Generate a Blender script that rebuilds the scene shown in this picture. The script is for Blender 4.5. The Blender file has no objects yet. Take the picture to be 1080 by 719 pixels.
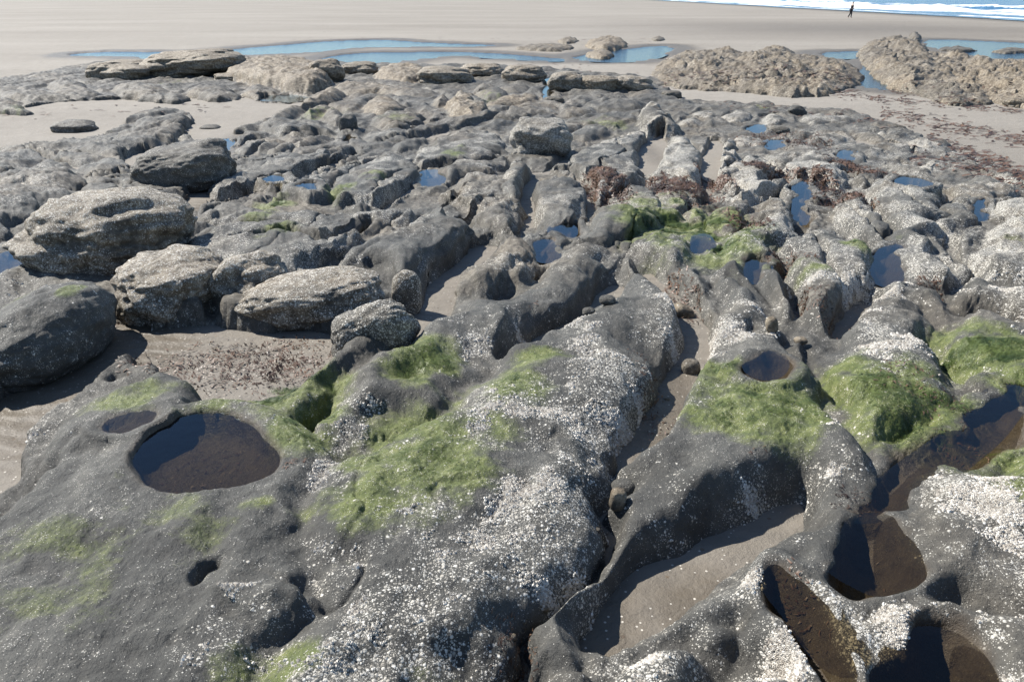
import bpy, bmesh, math, random
import numpy as np
from mathutils import Vector, Matrix
random.seed(7); rng = np.random.default_rng(7)
SC = bpy.context.scene
COL = SC.collection

# ------------------------------------------------------------------ camera, sky, sun, exposure
HC = 2.6                                   # eye height above the beach
PITCH = math.atan((359.5 + 8.0) / 840.0)   # the horizon is just above the frame
cam = bpy.data.cameras.new('camera'); cam.lens = 28.0; cam.sensor_width = 36.0
cam.clip_start = 0.05; cam.clip_end = 3000
camo = bpy.data.objects.new('camera', cam); COL.objects.link(camo)
camo.location = (0, 0, HC); camo.rotation_euler = (math.pi / 2 - PITCH, 0, 0)
SC.camera = camo

SUN = Vector((-0.72, 0.44, 0.0)).normalized() * math.cos(math.radians(45)); SUN.z = math.sin(math.radians(45))
w = bpy.data.worlds.new('World'); SC.world = w; w.use_nodes = True
nt = w.node_tree; nt.nodes.clear()
sky = nt.nodes.new('ShaderNodeTexSky'); sky.sky_type = 'NISHITA'; sky.sun_disc = False
sky.sun_elevation = math.radians(45); sky.sun_rotation = math.atan2(SUN.x, SUN.y)
sky.air_density = 1.0; sky.dust_density = 0.1; sky.ozone_density = 2.6
bg = nt.nodes.new('ShaderNodeBackground'); bg.inputs[1].default_value = 0.08
wo = nt.nodes.new('ShaderNodeOutputWorld')
nt.links.new(sky.outputs[0], bg.inputs[0]); nt.links.new(bg.outputs[0], wo.inputs[0])
sl = bpy.data.lights.new('sun', 'SUN'); sl.energy = 5.0; sl.angle = math.radians(0.5); sl.color = (1.0, 0.95, 0.87)
so = bpy.data.objects.new('sun', sl); COL.objects.link(so); so.rotation_euler = SUN.to_track_quat('Z', 'Y').to_euler()
SC.view_settings.view_transform = 'Standard'; SC.view_settings.look = 'None'
SC.view_settings.exposure = 0.9; SC.view_settings.gamma = 1.0
SC.view_settings.use_curve_mapping = False

# ------------------------------------------------------------------ survey: photo measurements to places on the ground
CP, SP = math.cos(PITCH), math.sin(PITCH)
def ss(a, b, x):
    t = np.clip((x - a) / (b - a), 0, 1); return t * t * (3 - 2 * t)
def zbase(y):
    return 0.80 * (1 - ss(2.0, 17.0, np.asarray(y, float)))
def on_z(px, py, z):
    cx = (px - 540) / 840.0; cy = (359.5 - py) / 840.0
    dy = CP + cy * SP; dz = -SP + cy * CP
    t = (z - HC) / dz
    return cx * t, dy * t
def ground(px, py, H=0.0):
    x, y = on_z(px, py, 0.35)
    for _ in range(12):
        x, y = on_z(px, py, float(zbase(y)) + H)
    return x, y
def pxm(y, z):      # pixels per metre at ground distance y
    return 840.0 / (y * CP + (HC - z) * SP)

# ------------------------------------------------------------------ noise
def _h(ix, iy, s):
    n = (ix.astype(np.int64) * 374761393 + iy.astype(np.int64) * 668265263 + s * 974634521) & 0xffffffff
    n = ((n ^ (n >> 13)) * 1274126177) & 0xffffffff
    n = ((n ^ (n >> 16)) * 2246822519) & 0xffffffff
    return ((n ^ (n >> 15)) & 0xffff) / 65535.0
def vn(x, y, s=0):
    ix = np.floor(x); iy = np.floor(y); fx = x - ix; fy = y - iy
    fx = fx * fx * fx * (fx * (fx * 6 - 15) + 10); fy = fy * fy * fy * (fy * (fy * 6 - 15) + 10)
    a = _h(ix, iy, s); b = _h(ix + 1, iy, s); c = _h(ix, iy + 1, s); d = _h(ix + 1, iy + 1, s)
    return (a * (1 - fx) + b * fx) * (1 - fy) + (c * (1 - fx) + d * fx) * fy
def fbm(x, y, s=0, o=4, g=0.5):
    r = 0; a = 1; t = 0
    for i in range(o):
        ca, sa = math.cos(i * 1.1), math.sin(i * 1.1)
        r = r + a * (vn((x * ca - y * sa) * 2 ** i, (x * sa + y * ca) * 2 ** i, s + i * 17) * 2 - 1); t += a; a *= g
    return r / t
STRIKE = math.radians(12)
def uv(x, y):        # v along the strike of the beds, u across
    return x * math.cos(STRIKE) - y * math.sin(STRIKE), x * math.sin(STRIKE) + y * math.cos(STRIKE)

def sdf(poly, x, y):     # signed distance, positive inside
    P = np.asarray(poly, float); n = len(P)
    d = np.full(x.shape, 1e18); ins = np.zeros(x.shape, bool)
    for i in range(n):
        ax, ay = P[i]; bx, by = P[(i + 1) % n]
        ex, ey = bx - ax, by - ay; L = ex * ex + ey * ey + 1e-12
        t = np.clip(((x - ax) * ex + (y - ay) * ey) / L, 0, 1)
        d = np.minimum(d, (x - ax - t * ex) ** 2 + (y - ay - t * ey) ** 2)
        c = (ay > y) != (by > y)
        if ay != by:
            ins ^= c & (x < (bx - ax) * (y - ay) / (by - ay) + ax)
    return np.where(ins, 1, -1) * np.sqrt(d)

def smooth_poly(P, it=1):
    P = [tuple(p) for p in P]
    for _ in range(it):
        Q = []
        for i in range(len(P)):
            a, b = P[i], P[(i + 1) % len(P)]
            Q += [(a[0] * .75 + b[0] * .25, a[1] * .75 + b[1] * .25), (a[0] * .25 + b[0] * .75, a[1] * .25 + b[1] * .75)]
        P = Q
    return P
def E(cx, cy, rx, ry, tilt=0.0, n=14, seed=None):
    r = random.Random(seed if seed is not None else int(cx * 31 + cy * 17))
    out = []
    for i in range(n):
        a = 2 * math.pi * i / n; k = 1 + r.uniform(-.16, .16)
        dx = math.cos(a) * rx * k; out.append((cx + dx, cy + math.sin(a) * ry * k + tilt * dx))
    return out

# ------------------------------------------------------------------ the rocks of the shore (outlines surveyed from the photo)
ROCKS = []; HF = .50
def R(name, label, poly, H=.32, w=.16, barn=.45, tan=0.0, rough=1.0, group='ridges and blocks of the rock ledge', cat=None, wob=.05, near=.76):
    if group.startswith('ridges'): H *= (.62 if name in ('boulder', 'rock_block', 'rock_hump') else HF) * (.85 if min(p[1] for p in poly) < 330 and name != 'boulder' else 1)
    ROCKS.append(dict(name=name, label=label, poly=poly, H=H, w=w, barn=barn, tan=tan, rough=rough, group=group, cat=cat or 'rock', wob=wob, near=near))

# --- foreground
R('rock_ridge', 'long broad barnacled ridge with a yellow-green algae patch, left of the deep dark crevice',
  [(655,276),(688,266),(704,284),(716,312),(728,334),(716,352),(702,375),(690,402),(668,440),(656,485),(646,525),(627,560),(594,603),(560,645),(527,685),(505,735),(480,830),(250,830),(290,660),(318,600),(300,560),(300,515),(345,480),(400,435),(440,415),(478,390),(510,372),(545,358),(575,333),(607,318),(640,305)], .40, .30, .62, 0, .8)
R('rock_slab', 'smooth wide grey-green slab around the oval tide pool',
  [(-250,830),(-250,500),(-60,520),(5,512),(25,490),(45,460),(75,415),(109,387),(124,377),(158,382),(190,402),(225,422),(295,432),(335,470),(345,520),(345,560),(350,600),(330,660),(320,830)], .33, .20, .14, 0, .6)
R('rock_lump', 'dark lumpy knob crusted with barnacles on the slab below the oval tide pool',
  [(205,610),(222,594),(265,590),(300,585),(340,592),(352,615),(335,640),(300,665),(270,670),(235,650)], .395, .11, .7, 0, 1.5)
R('rock_lump', 'small smooth dark knob beside the barnacled lump on the pool slab',
  E(314,583,20,12), .43, .06, .05, 0, .3)
R('rock_ridge', 'smooth dark ridge right of the deep crevice, its thin tail pointing towards the viewer',
  [(740,345),(752,320),(745,300),(742,285),(765,278),(785,290),(800,312),(815,335),(830,350),(850,365),(872,395),(900,435),(925,470),(928,491),(899,516),(832,522),(803,530),(762,557),(720,574),(676,599),(647,620),(630,653),(622,690),(575,700),(566,680),(589,640),(618,605),(647,567),(665,535),(672,499),(684,437),(707,405),(727,385)], .36, .15, .42, 0, .7)
R('rock_mound', 'broad mound topped with green seaweed, left of the water channel on the right',
  [(885,345),(893,325),(915,308),(940,302),(962,305),(983,318),(990,342),(990,360),(1010,385),(1027,415),(1020,437),(986,453),(953,474),(935,480),(915,460),(898,430),(880,405),(870,385)], .36, .15, .5, 0, 1)
R('rock_mound', 'grey mound with a green right half at the right edge, above the channel pool',
  [(1008,325),(1020,315),(1045,322),(1080,332),(1150,350),(1220,420),(1140,440),(1095,418),(1065,407),(1050,400),(1015,372),(1000,367),(992,350),(1003,338)], .36, .14, .45, 0, 1)
R('rock_slab', 'pale grey slab with peach-white barnacles and bright green weed at the lower right edge',
  [(1110,428),(1075,448),(1042,470),(1011,491),(986,511),(952,534),(953,561),(962,590),(966,612),(1000,622),(1060,630),(1100,640),(1500,660),(1500,428)], .36, .13, .75, .12, .8)
R('rock_ridge', 'low curved grey hump between the sandy strip and two dark pools, lower right',
  [(690,655),(722,617),(760,587),(800,562),(845,545),(880,545),(905,553),(900,570),(885,585),(870,597),(855,606),(830,602),(810,600),(800,612),(790,628),(765,640),(735,648)], .27, .11, .3, 0, .8)
R('rock_ridge', 'heavily barnacled knobbly ridge between two dark pools and a rusty hole, lower right',
  [(858,590),(885,600),(905,612),(935,627),(965,618),(1010,622),(1080,632),(1500,665),(1500,830),(1070,760),(1040,700),(1010,668),(968,665),(942,690),(918,712),(900,690),(885,662),(873,640),(866,615)], .36, .11, .85, .1, 1)
R('rock_lump', 'smooth dark dome just left of the long narrow dark pool in the lower right', E(812,652,33,24), .34, .10, .3, 0, .5)
R('rock_lump', 'barnacled dome at the bottom edge beneath the narrow dark pool',
  [(765,675),(800,674),(840,682),(862,705),(885,760),(880,830),(760,830),(750,720)], .36, .12, .65, 0, .8)
R('rock_lump', 'flat dark barnacled lump at the bottom edge beside the tail of the sandy strip',
  [(640,705),(672,668),(715,650),(745,655),(758,680),(745,715),(735,830),(620,830)], .30, .10, .45, 0, .8)
R('rock_lump', 'little rounded grey lump wedged between the curved hump and the bottom lumps', E(762,658,30,20), .31, .08, .4, 0, .6)
R('rock_lump', 'low rock foot under the thin tail of the dark grey ridge at the bottom edge',
  [(556,740),(572,698),(600,685),(632,690),(640,720),(640,830),(540,830)], .24, .08, .4, .1, 1)

# --- left middle
R('rock_lump', 'small dark knob behind the whale-backed rock at the left', [(82,315),(93,293),(115,291),(124,303),(118,330),(105,335)], .35, .08, .2, 0, .6)
R('rock_ridge', 'speckled grey ridge at the left edge behind the tan-crested boulder',
  [(-60,245),(-60,185),(0,180),(25,178),(50,168),(70,165),(84,178),(77,200),(50,209),(28,224),(0,228)], .5, .28, .5, .05, 1.5)
R('rock_ridge', 'small dark loaf of rock lying behind the tan crest',
  [(82,174),(95,167),(125,165),(138,168),(143,174),(130,181),(100,184),(85,183)], .38, .15, .15, 0, 1)
R('rock_ridge', 'rugged grey ridge rising to a blunt right end on the left sand',
  [(50,160),(60,150),(95,148),(118,143),(130,130),(150,120),(170,120),(190,115),(203,121),(208,132),(192,140),(184,150),(160,157),(140,166),(110,168),(80,164)], .55, .28, .3, .05, 1.6, near=0.2)
R('rock_ridge', 'low grey-green ridge at the left edge below the small boulder on the sand',
  [(-60,185),(-60,162),(0,160),(25,152),(45,150),(58,158),(42,171),(10,180)], .35, .2, .3, 0, 1.5)
R('rock_ridge', 'dark rock at the left edge above the green weedy pool', [(-60,268),(-60,228),(0,225),(15,233),(21,245),(12,252),(0,254)], .4, .15, .3, 0, 1, near=0.2)

# --- the big block group left of centre
R('rock_ridge', 'wide flat-topped ridge ending in a black shaded face left of centre',
  [(300,290),(335,270),(370,255),(400,240),(440,220),(465,213),(490,221),(517,232),(514,248),(482,266),(450,284),(412,302),(405,285),(360,285),(320,289)], .48, .13, .5, 0, 1.1, near=0.3)
R('rock_ridge', 'grey barnacled plateau behind the row of pitted blocks',
  [(180,265),(190,250),(215,235),(260,228),(300,225),(340,235),(392,230),(380,247),(340,267),(300,288),(270,285),(240,280),(222,282),(200,270)], .47, .15, .5, .05, 1.2)
R('rock_ridge', 'low flat barnacled ledge with green weed specks and tiny puddles left of centre',
  [(210,227),(215,215),(240,210),(280,213),(330,222),(400,220),(430,215),(442,225),(402,242),(350,247),(300,237),(250,234)], .40, .14, .5, .03, 1.3)
R('rock_ridge', 'grey speckled ridge directly right of the wet sand, above the low flat ledge',
  [(210,202),(215,190),(250,176),(290,166),(345,152),(375,149),(382,158),(352,174),(300,184),(270,192),(240,207)], .42, .18, .5, .03, 1.3)
R('rock_ridge', 'barnacled ridge with a rounded end left of the small blue pool in the middle',
  [(345,187),(375,170),(405,160),(435,163),(447,178),(432,197),(405,212),(380,217),(350,207)], .42, .16, .65, 0, 1.3)
R('rock_ridge', 'narrow white-speckled ridge running up from the little green weed strips',
  [(280,207),(310,190),(350,173),(385,161),(408,160),(372,177),(345,192),(320,207)], .40, .12, .65, 0, 1.2)
R('rock_ridge', 'brown-green rough ridge right of the upright boulder, beyond the black cleft',
  [(443,328),(450,302),(465,285),(490,265),(520,248),(540,240),(556,250),(577,270),(562,287),(540,297),(510,304),(482,307),(462,325),(450,340)], .44, .14, .5, .25, 1.5, near=0.5)
R('rock_ridge', 'long grey ridge with a dark green clump, running up behind the algae-patched broad ridge',
  [(285,450),(330,425),(345,402),(380,375),(425,350),(448,332),(483,305),(540,297),(565,283),(582,262),(602,252),(640,250),(665,258),(656,272),(640,277),(630,298),(600,314),(575,335),(545,357),(510,372),(480,394),(440,414),(400,437),(345,478),(318,472)], .34, .22, .55, 0, .9)
R('rock_ridge', 'ridge draped in brown and green seaweed at centre, above the top of the dark crevice',
  [(597,252),(606,238),(624,217),(650,203),(672,192),(695,182),(730,185),(747,200),(732,212),(700,224),(680,237),(650,242),(640,250),(620,254)], .42, .16, .6, 0, 1.2)
R('rock_ridge', 'bright barnacle-white tapering ridge right of the small sand pocket at centre',
  [(690,184),(690,172),(698,155),(702,141),(715,136),(730,142),(738,158),(746,180),(744,197),(725,192),(700,188)], .5, .2, .95, .05, 1.1)
R('rock_ridge', 'barnacled grey ridge with a red-brown weedy notch, left of the small sand pocket',
  [(578,172),(590,162),(620,150),(650,140),(670,134),(690,139),(686,155),(675,165),(680,180),(670,192),(650,202),(630,207),(622,192),(600,182),(583,180)], .48, .2, .7, 0, 1.1)
R('rock_ridge', 'rounded grey lobe with a bowl in its left end, below the weedy notch at centre',
  [(555,197),(565,185),(580,178),(605,180),(624,192),(627,207),(618,224),(602,240),(590,243),(575,232),(560,217)], .42, .16, .5, 0, .9)
R('boulder', 'bright pointed rock whitened by barnacles, standing at the far side of the ledge',
  [(672,132),(675,115),(683,101),(695,102),(706,112),(720,126),(712,134),(690,136)], .6, .3, .85, .15, 1)
R('rock_block', 'small grey block tucked under the black front of the squarish block',
  [(524,192),(536,166),(550,162),(563,176),(561,197),(550,207),(535,204)], .42, .15, .5, 0, 1)
R('rock_ridge', 'brown-green bumpy rock left of the bowl-ended lobe at centre',
  [(468,198),(480,182),(510,176),(540,184),(552,205),(557,227),(545,243),(520,234),(490,217),(475,207)], .42, .2, .45, .15, 1.6)
R('rock_ridge', 'grey barnacled ridge above the small blue pool in the middle',
  [(428,168),(445,150),(470,137),(490,131),(520,134),(532,145),(530,156),(507,167),(480,167),(455,174),(437,174)], .48, .2, .6, .05, 1.3)
R('rock_ridge', 'low dark-sided rock right of the small blue pool in the middle',
  [(458,178),(475,167),(505,166),(530,158),(538,166),(528,178),(505,180),(482,184),(466,194)], .40, .16, .5, .05, 1.3)

# --- right middle
R('rock_ridge', 'white barnacled ridge right of the weedy gully next to the tapering white ridge',
  [(750,190),(750,165),(752,150),(762,140),(772,142),(776,158),(774,180),(772,196),(760,200)], .45, .18, .95, .05, 1.1)
R('rock_ridge', 'white knobbly ridge with a black shaded pocket at its right end',
  [(768,178),(778,165),(800,160),(818,162),(834,172),(836,184),(826,195),(806,200),(788,208),(770,204)], .46, .17, .95, .03, 1.4)
R('rock_ridge', 'white rounded ridge left of the little blue pool on the right, beyond the black pocket',
  [(826,172),(840,157),(862,158),(886,166),(897,180),(890,192),(868,190),(850,188),(832,184)], .46, .18, .9, .03, 1.3)
R('rock_ridge', 'smooth grey whale-shaped ridge with a puddle on its back, right of centre',
  [(912,195),(920,183),(945,179),(972,184),(992,195),(998,215),(995,237),(987,258),(962,264),(945,247),(930,227),(918,210)], .42, .2, .5, 0, .8)
R('rock_ridge', 'small pale crusted ridge at the far right edge of the ledge near the dark wrack',
  [(998,194),(1020,184),(1045,182),(1072,190),(1078,201),(1050,207),(1015,205)], .42, .17, .8, .08, 1.3)
R('rock_ridge', 'white and pink-crusted rock at the right edge beside a small blue pool',
  [(1035,227),(1050,208),(1070,202),(1150,210),(1180,292),(1060,292),(1037,272),(1027,257),(1040,245)], .45, .2, .95, .12, 1.4)
R('rock_lump', 'rounded knob with a white crown left of the pink-crusted rock', [(991,217),(1008,204),(1030,209),(1030,226),(1015,238),(998,238)], .42, .14, .6, .05, 1.3)
R('rock_ridge', 'smooth grey ridge with green weed at its foot left of the blue slot pool',
  [(822,262),(845,240),(865,229),(890,239),(918,250),(927,264),(923,287),(905,296),(896,312),(886,337),(860,342),(840,322),(830,290)], .42, .17, .4, 0, 1)
R('rock_ridge', 'narrow speckled rock between the smooth grey ridge and the puddled whale-shaped ridge',
  [(876,217),(890,193),(905,189),(917,205),(932,227),(946,247),(940,258),(920,250),(895,240),(880,230)], .42, .15, .6, 0, 1.2)
R('rock_ridge', 'barnacled rock with brown weed left of the thin blue pools at right of centre',
  [(768,242),(790,227),(808,203),(828,200),(838,218),(838,242),(828,257),(808,272),(785,277),(770,264)], .40, .16, .7, 0, 1.4)
R('rock_ridge', 'grey rock with a white blotch at the head of the smooth dark ridge',
  [(745,282),(752,270),(778,264),(800,272),(828,278),(842,302),(834,328),(815,314),(798,302),(775,287)], .40, .14, .6, 0, 1)
R('rock_ridge', 'green-weeded low rock above the head of the dark crevice',
  [(655,248),(680,238),(710,240),(737,246),(737,264),(716,277),(690,270),(667,262)], .38, .15, .55, .05, 1.3)
R('rock_ridge', 'undercut arching rock over a rusty hollow right of the blue slot pool',
  [(943,272),(958,259),(985,262),(1012,280),(1004,300),(980,292),(957,287)], .40, .12, .5, .05, 1)
R('rock_ridge', 'long low barnacled rock at the right edge, just above the half-green mound',
  [(998,307),(1020,290),(1035,279),(1060,286),(1160,300),(1160,345),(1080,335),(1045,323),(1015,314)], .40, .13, .7, .05, 1.1)
R('rock_ridge', 'weedy barnacled rock below the white knobbly ridge right of centre',
  [(743,217),(768,205),(800,202),(797,222),(777,240),(750,237)], .40, .15, .8, .03, 1.4)

# --- far side of the ledge
STONES = []
def ell(name, label, cx, cy, rx, ry, tilt=0., H=.45, w=.3, barn=.35, tan=.2, rough=1.6, group='rocks along the far side of the ledge', cat=None):
    if name == 'boulder' and 'on top of' not in label and 'summit' not in label:
        STONES.append((name, label, cx, cy, rx * 2.15, ry * 1.75, -.02, tilt * .3, .9, barn, min(1, tan * 1.5), .16, int(cx), 2.7, group, 'boulder')); return
    R(name, label, E(cx, cy, rx, ry, tilt), H, w, barn, tan, rough, group, cat, .03, .45)
ell('boulder', 'tan domed boulder at the left end of the back row, against its brown neighbour', 105, 78, 14, 11, 0, .6, .4, .2, .55)
ell('boulder', 'brown dark-fronted boulder second from the left in the back row', 128, 79, 22, 10, .1, .6, .4, .2, .5)
ell('boulder', 'flat-topped brown boulder at the water edge behind the dark-fronted one', 131, 69, 20, 5, 0, .5, .4, .2, .5)
ell('boulder', 'long brown whale-backed boulder, largest of the left back row', 190, 71, 46, 16, -.18, .9, .8, .2, .6)
ell('boulder', 'knobbly tan boulder right of the long brown whale-backed one', 232, 70, 22, 14, -.1, .85, .5, .3, .7)
ell('outcrop', 'wide tan layered outcrop by the channel water on the left', 298, 74, 62, 17, .05, .85, .5, .35, .75, 2.2)
ell('boulder', 'dark small boulder on top of the tan layered outcrop', 259, 61, 8, 5, 0, .9, .4, .1, .25)
ell('boulder', 'rounded boulder at the right end of the tan layered outcrop, shaded on its right', 342, 78, 17, 14, 0, .85, .5, .2, .45)
ell('boulder', 'low tan block under the front of the layered outcrop', 240, 83, 18, 5, 0, .5, .3, .2, .5)
ell('boulder', 'dark rounded block at the front foot of the layered outcrop', 304, 88, 15, 9, 0, .5, .3, .15, .3)
ell('rock_ridge', 'dark jagged rock on the sand left of the tan domed boulder', 72, 89, 22, 8, 0, .4, .3, .1, .1)
ell('rock_ridge', 'long dark low rock at the left edge behind the sand', 20, 97, 50, 8, .05, .45, .3, .15, .1)
ell('rock_ridge', 'green-tinged dark rock at the left edge in front of the long low one', 5, 110, 32, 9, .1, .4, .3, .2, .1)
ell('rock_ridge', 'dark grey rock in the low row, left of the reddish litter', 78, 97, 28, 7, 0, .4, .3, .15, .1)
ell('rock_ridge', 'dark grey humped rock in the low row, under the brown whale-backed boulder', 150, 95, 34, 9, .1, .45, .3, .25, .1)
ell('rock_ridge', 'dark pointed rock in the middle of the low row before the sand', 178, 99, 22, 8, .15, .4, .3, .2, .1)
ell('rock_ridge', 'long dark lumpy-topped rock near the right of the low row before the sand', 222, 96, 30, 9, .05, .45, .3, .25, .12)
ell('rock_ridge', 'small pale lump closing the right end of the low row', 275, 96, 22, 7, 0, .4, .3, .25, .2)
ell('rock_ridge', 'tan rough ridge beside the brown puddle right of the sand', 338, 102, 28, 10, -.3, .5, .35, .3, .35)
ell('rock_ridge', 'grey rock stepping down onto the left sand', 303, 118, 26, 8, -.3, .4, .3, .3, .1)
ell('rock_ridge', 'dark tongue of rock lying on the sand edge', 270, 131, 28, 6, -.2, .35, .25, .2, .05)
ell('rock_block', 'broad block with a black shaded front at the right end of the sand', 313, 133, 42, 11, .1, .55, .25, .3, .05)
ell('rock_ridge', 'grey rock with a mossy green streak behind the black-fronted broad block', 333, 116, 20, 7, -.2, .4, .3, .2, .1)
ell('rock_ridge', 'pale rock under the black-fronted broad block', 268, 152, 32, 9, -.1, .4, .25, .35, .1)
ell('rock_ridge', 'brown-edged sloping rock above the grey speckled ridge', 318, 150, 42, 7, -.2, .42, .25, .35, .2)
ell('boulder', 'smooth pale grey pillar-shaped stone in a gap left of centre', 367, 134, 9, 13, 0, .5, .2, .05, 0, .6)
ell('rock_ridge', 'rounded grey rock left of the pale pillar-shaped stone', 352, 120, 14, 11, 0, .5, .35, .3, .2)
ell('rock_ridge', 'tan bumpy rock with a dark right side, upper left of centre', 403, 108, 24, 11, 0, .55, .4, .4, .55)
ell('boulder', 'brown boulder at the far left corner of the ledge beside the channel', 377, 75, 18, 8, -.1, .55, .4, .25, .45)
ell('outcrop', 'pale tan layered hump beside the channel, on the far edge left of centre', 424, 75, 34, 10, 0, .65, .5, .35, .75, 2.2)
ell('boulder', 'dark-shadowed twin-topped boulder right of the tan layered hump', 468, 83, 27, 11, .15, .6, .35, .3, .4)
ell('boulder', 'pinkish-tan boulder, middle of the far edge, right of the twin-topped one', 508, 77, 22, 9, 0, .6, .4, .4, .55)
ell('boulder', 'square block with a black undercut front above a small pool on the far edge', 553, 81, 22, 11, 0, .65, .3, .3, .4)
ell('rock_ridge', 'low pale rock between the channel and the tan bumpy rock', 385, 92, 40, 7, 0, .4, .3, .3, .4)
ell('rock_ridge', 'dark flat rock under the tan layered hump', 430, 96, 34, 6, .05, .38, .3, .3, .2)
ell('rock_ridge', 'small whitish rock above the tan twisted ridge', 464, 105, 12, 7, -.1, .5, .3, .4, .45)
ell('rock_ridge', 'tan twisted ridge with two heads in the upper middle', 490, 110, 24, 14, .1, .6, .3, .35, .7, 2.2)
ell('rock_ridge', 'green-tinged sloping rock below the pinkish-tan boulder', 517, 95, 20, 9, .1, .5, .35, .2, .1)
ell('rock_ridge', 'grey lens-shaped rock beneath the square undercut block', 542, 92, 18, 6, 0, .42, .3, .25, .15)
ell('rock_ridge', 'pale curved rib of rock running right from the tan twisted ridge', 540, 104, 34, 6, -.12, .48, .25, .4, .3)
ell('rock_ridge', 'second pale rib of rock, just below the curved one', 545, 117, 42, 7, -.12, .48, .25, .4, .2)
ell('rock_ridge', 'long dark-sided rib left of the squarish pale-topped block', 488, 124, 46, 8, -.15, .5, .25, .35, .1)
ell('rock_ridge', 'green-backed lens of rock with a dark right half, upper left of centre', 420, 125, 30, 10, -.12, .5, .25, .3, .08)
ell('rock_ridge', 'dark slender rock below the green-backed lens', 453, 134, 34, 7, -.2, .45, .25, .3, .05)
ell('rock_ridge', 'grey sloping slab below the pale pillar-shaped stone', 408, 143, 32, 9, -.05, .45, .3, .35, .05)
ell('rock_ridge', 'small dark rock left of the grey ridge above the middle pool', 432, 151, 20, 8, -.3, .42, .2, .3, .05)
ell('boulder', 'grey rounded hump right of the small far pool', 598, 90, 18, 12, 0, .6, .4, .4, .35)
ell('boulder', 'orange-tan loaf-shaped boulder on the far edge right of centre', 630, 91, 21, 11, 0, .65, .45, .25, .75)
ell('boulder', 'grey white-topped boulder joined to the orange-tan loaf', 665, 91, 22, 10, .1, .6, .4, .5, .35)
ell('boulder', 'small dark stone on the sand at the far right corner of the ledge', 709, 101, 10, 5, .1, .4, .25, .05, .1, .8)
ell('boulder', 'smooth dark egg-shaped rock below the small far pool', 584, 107, 10, 5, 0, .42, .2, .05, .1, .6)
ell('rock_ridge', 'white knob of rock just below the dark egg-shaped rock', 578, 114, 11, 6, 0, .45, .2, .5, .3)
ell('rock_ridge', 'barnacled lump right of the dark egg-shaped rock', 602, 108, 11, 5, 0, .42, .2, .5, .25)
ell('rock_ridge', 'slender dark-bottomed rock between the pale ribs and the green flat', 607, 117, 22, 6, -.1, .4, .2, .4, .1)
ell('rock_ridge', 'wide flat grey rock below the orange-tan loaf', 648, 110, 34, 7, 0, .38, .25, .35, .08, 1.2)
ell('rock_ridge', 'flat green-tinged rock with a dark lip right of the squarish pale-topped block', 648, 124, 30, 7, 0, .42, .2, .3, .03, 1.1)
ell('rock_ridge', 'low smooth grey rock beside the squarish pale-topped block', 622, 138, 26, 10, -.1, .42, .3, .35, .03, 1)
ell('rock_ridge', 'small dark-fronted rock left of the bright pointed rock', 651, 139, 10, 5, 0, .4, .2, .3, 0, 1)

# --- low crusted band on the right
LB = 'low crusted rocks of the right band'
for args in [
 ('low crusted rock beside the sand, right next to the bright pointed rock', 728, 128, 14, 6),
 ('yellowish crusted hump at the left of the right band', 742, 119, 15, 6),
 ('grey crusted rock with a dark foot in the right band', 777, 122, 18, 7),
 ('green-topped rock at the far edge of the right band', 802, 109, 17, 4),
 ('pale crusted rock left of the black angular stone in the right band', 815, 125, 17, 7),
 ('pale rock right of the black angular stone in the right band', 858, 124, 16, 7),
 ('long pale rock in the right band trailing into the dark wrack', 882, 124, 22, 6),
 ('grey flat rock with a pale rim in the right band near the wrack', 945, 140, 22, 6),
 ('low grey rock reaching out to the wrack-strewn sand', 978, 150, 26, 7),
 ('low white-flecked rock above the small dark-blue pool', 872, 146, 26, 7),
 ('flat grey rock in the hollow between white ridges of the right band', 790, 148, 20, 7),
 ('narrow pale rock above the smooth whale-shaped ridge', 925, 160, 18, 7),
 ('rough grey rock left of the far-right pale ridge', 985, 174, 20, 8),
 ('small whitish knob above the puddled whale-shaped ridge', 958, 172, 16, 6),
 ('pale rock at the far right rim of the ledge above the wrack line', 1020, 174, 20, 6),
]:
    ell('rock_ridge', args[0], *args[1:], H=.36, w=.2, barn=.75, tan=.12, rough=1.6, group=LB)
ell('boulder', 'black angular stone standing among pale rocks of the right band', 842, 119, 9, 7, 0, .6, .2, .02, 0, 1, group=LB)
ell('boulder', 'dark domed rock beside a blue puddle in the right band', 822, 139, 11, 6, 0, .5, .2, .2, .1, 1.4, group=LB)

# --- far outcrops on the beach
FO = 'outcrops out on the beach'
ell('outcrop', 'low tan outcrop in the channel, farthest out left of the pointed outcrop', 640, 43, 24, 7, 0, .55, .8, .3, .7, 2.6, group=FO)
ell('outcrop', 'small low rock at the channel rim near the farthest tan outcrop', 600, 41, 12, 4, 0, .4, .6, .3, .6, 2, group=FO)
ell('outcrop', 'single tan rock in the channel in front of the farthest tan outcrop', 632, 55, 16, 5, 0, .4, .6, .3, .7, 2, group=FO)
ell('outcrop', 'flat brown weedy bank in the middle of the channel', 575, 49, 34, 4, 0, .18, .5, .1, .5, 2, group=FO)
ell('outcrop', 'tiny rock alone on the sand right of the farthest tan outcrop', 694, 40, 9, 3, 0, .3, .5, .2, .4, 1.6, group=FO)
def crag_(label, poly, H, tan): R('outcrop', label, poly, H, .9, .3, tan, 4.2, FO, None, .07)
crag_('low rubbly pale shelf joining the craggy outcrops at their foot', [(684,72),(700,60),(760,56),(830,54),(880,56),(912,68),(905,82),(880,92),(840,95),(780,90),(730,88),(695,82)], .26, .5)
crag_('low pale rubble shelf between the rubbly outcrop and the cream one', [(935,60),(985,50),(1030,58),(1060,66),(1050,100),(1010,102),(960,88),(930,76)], .3, .5)
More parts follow.
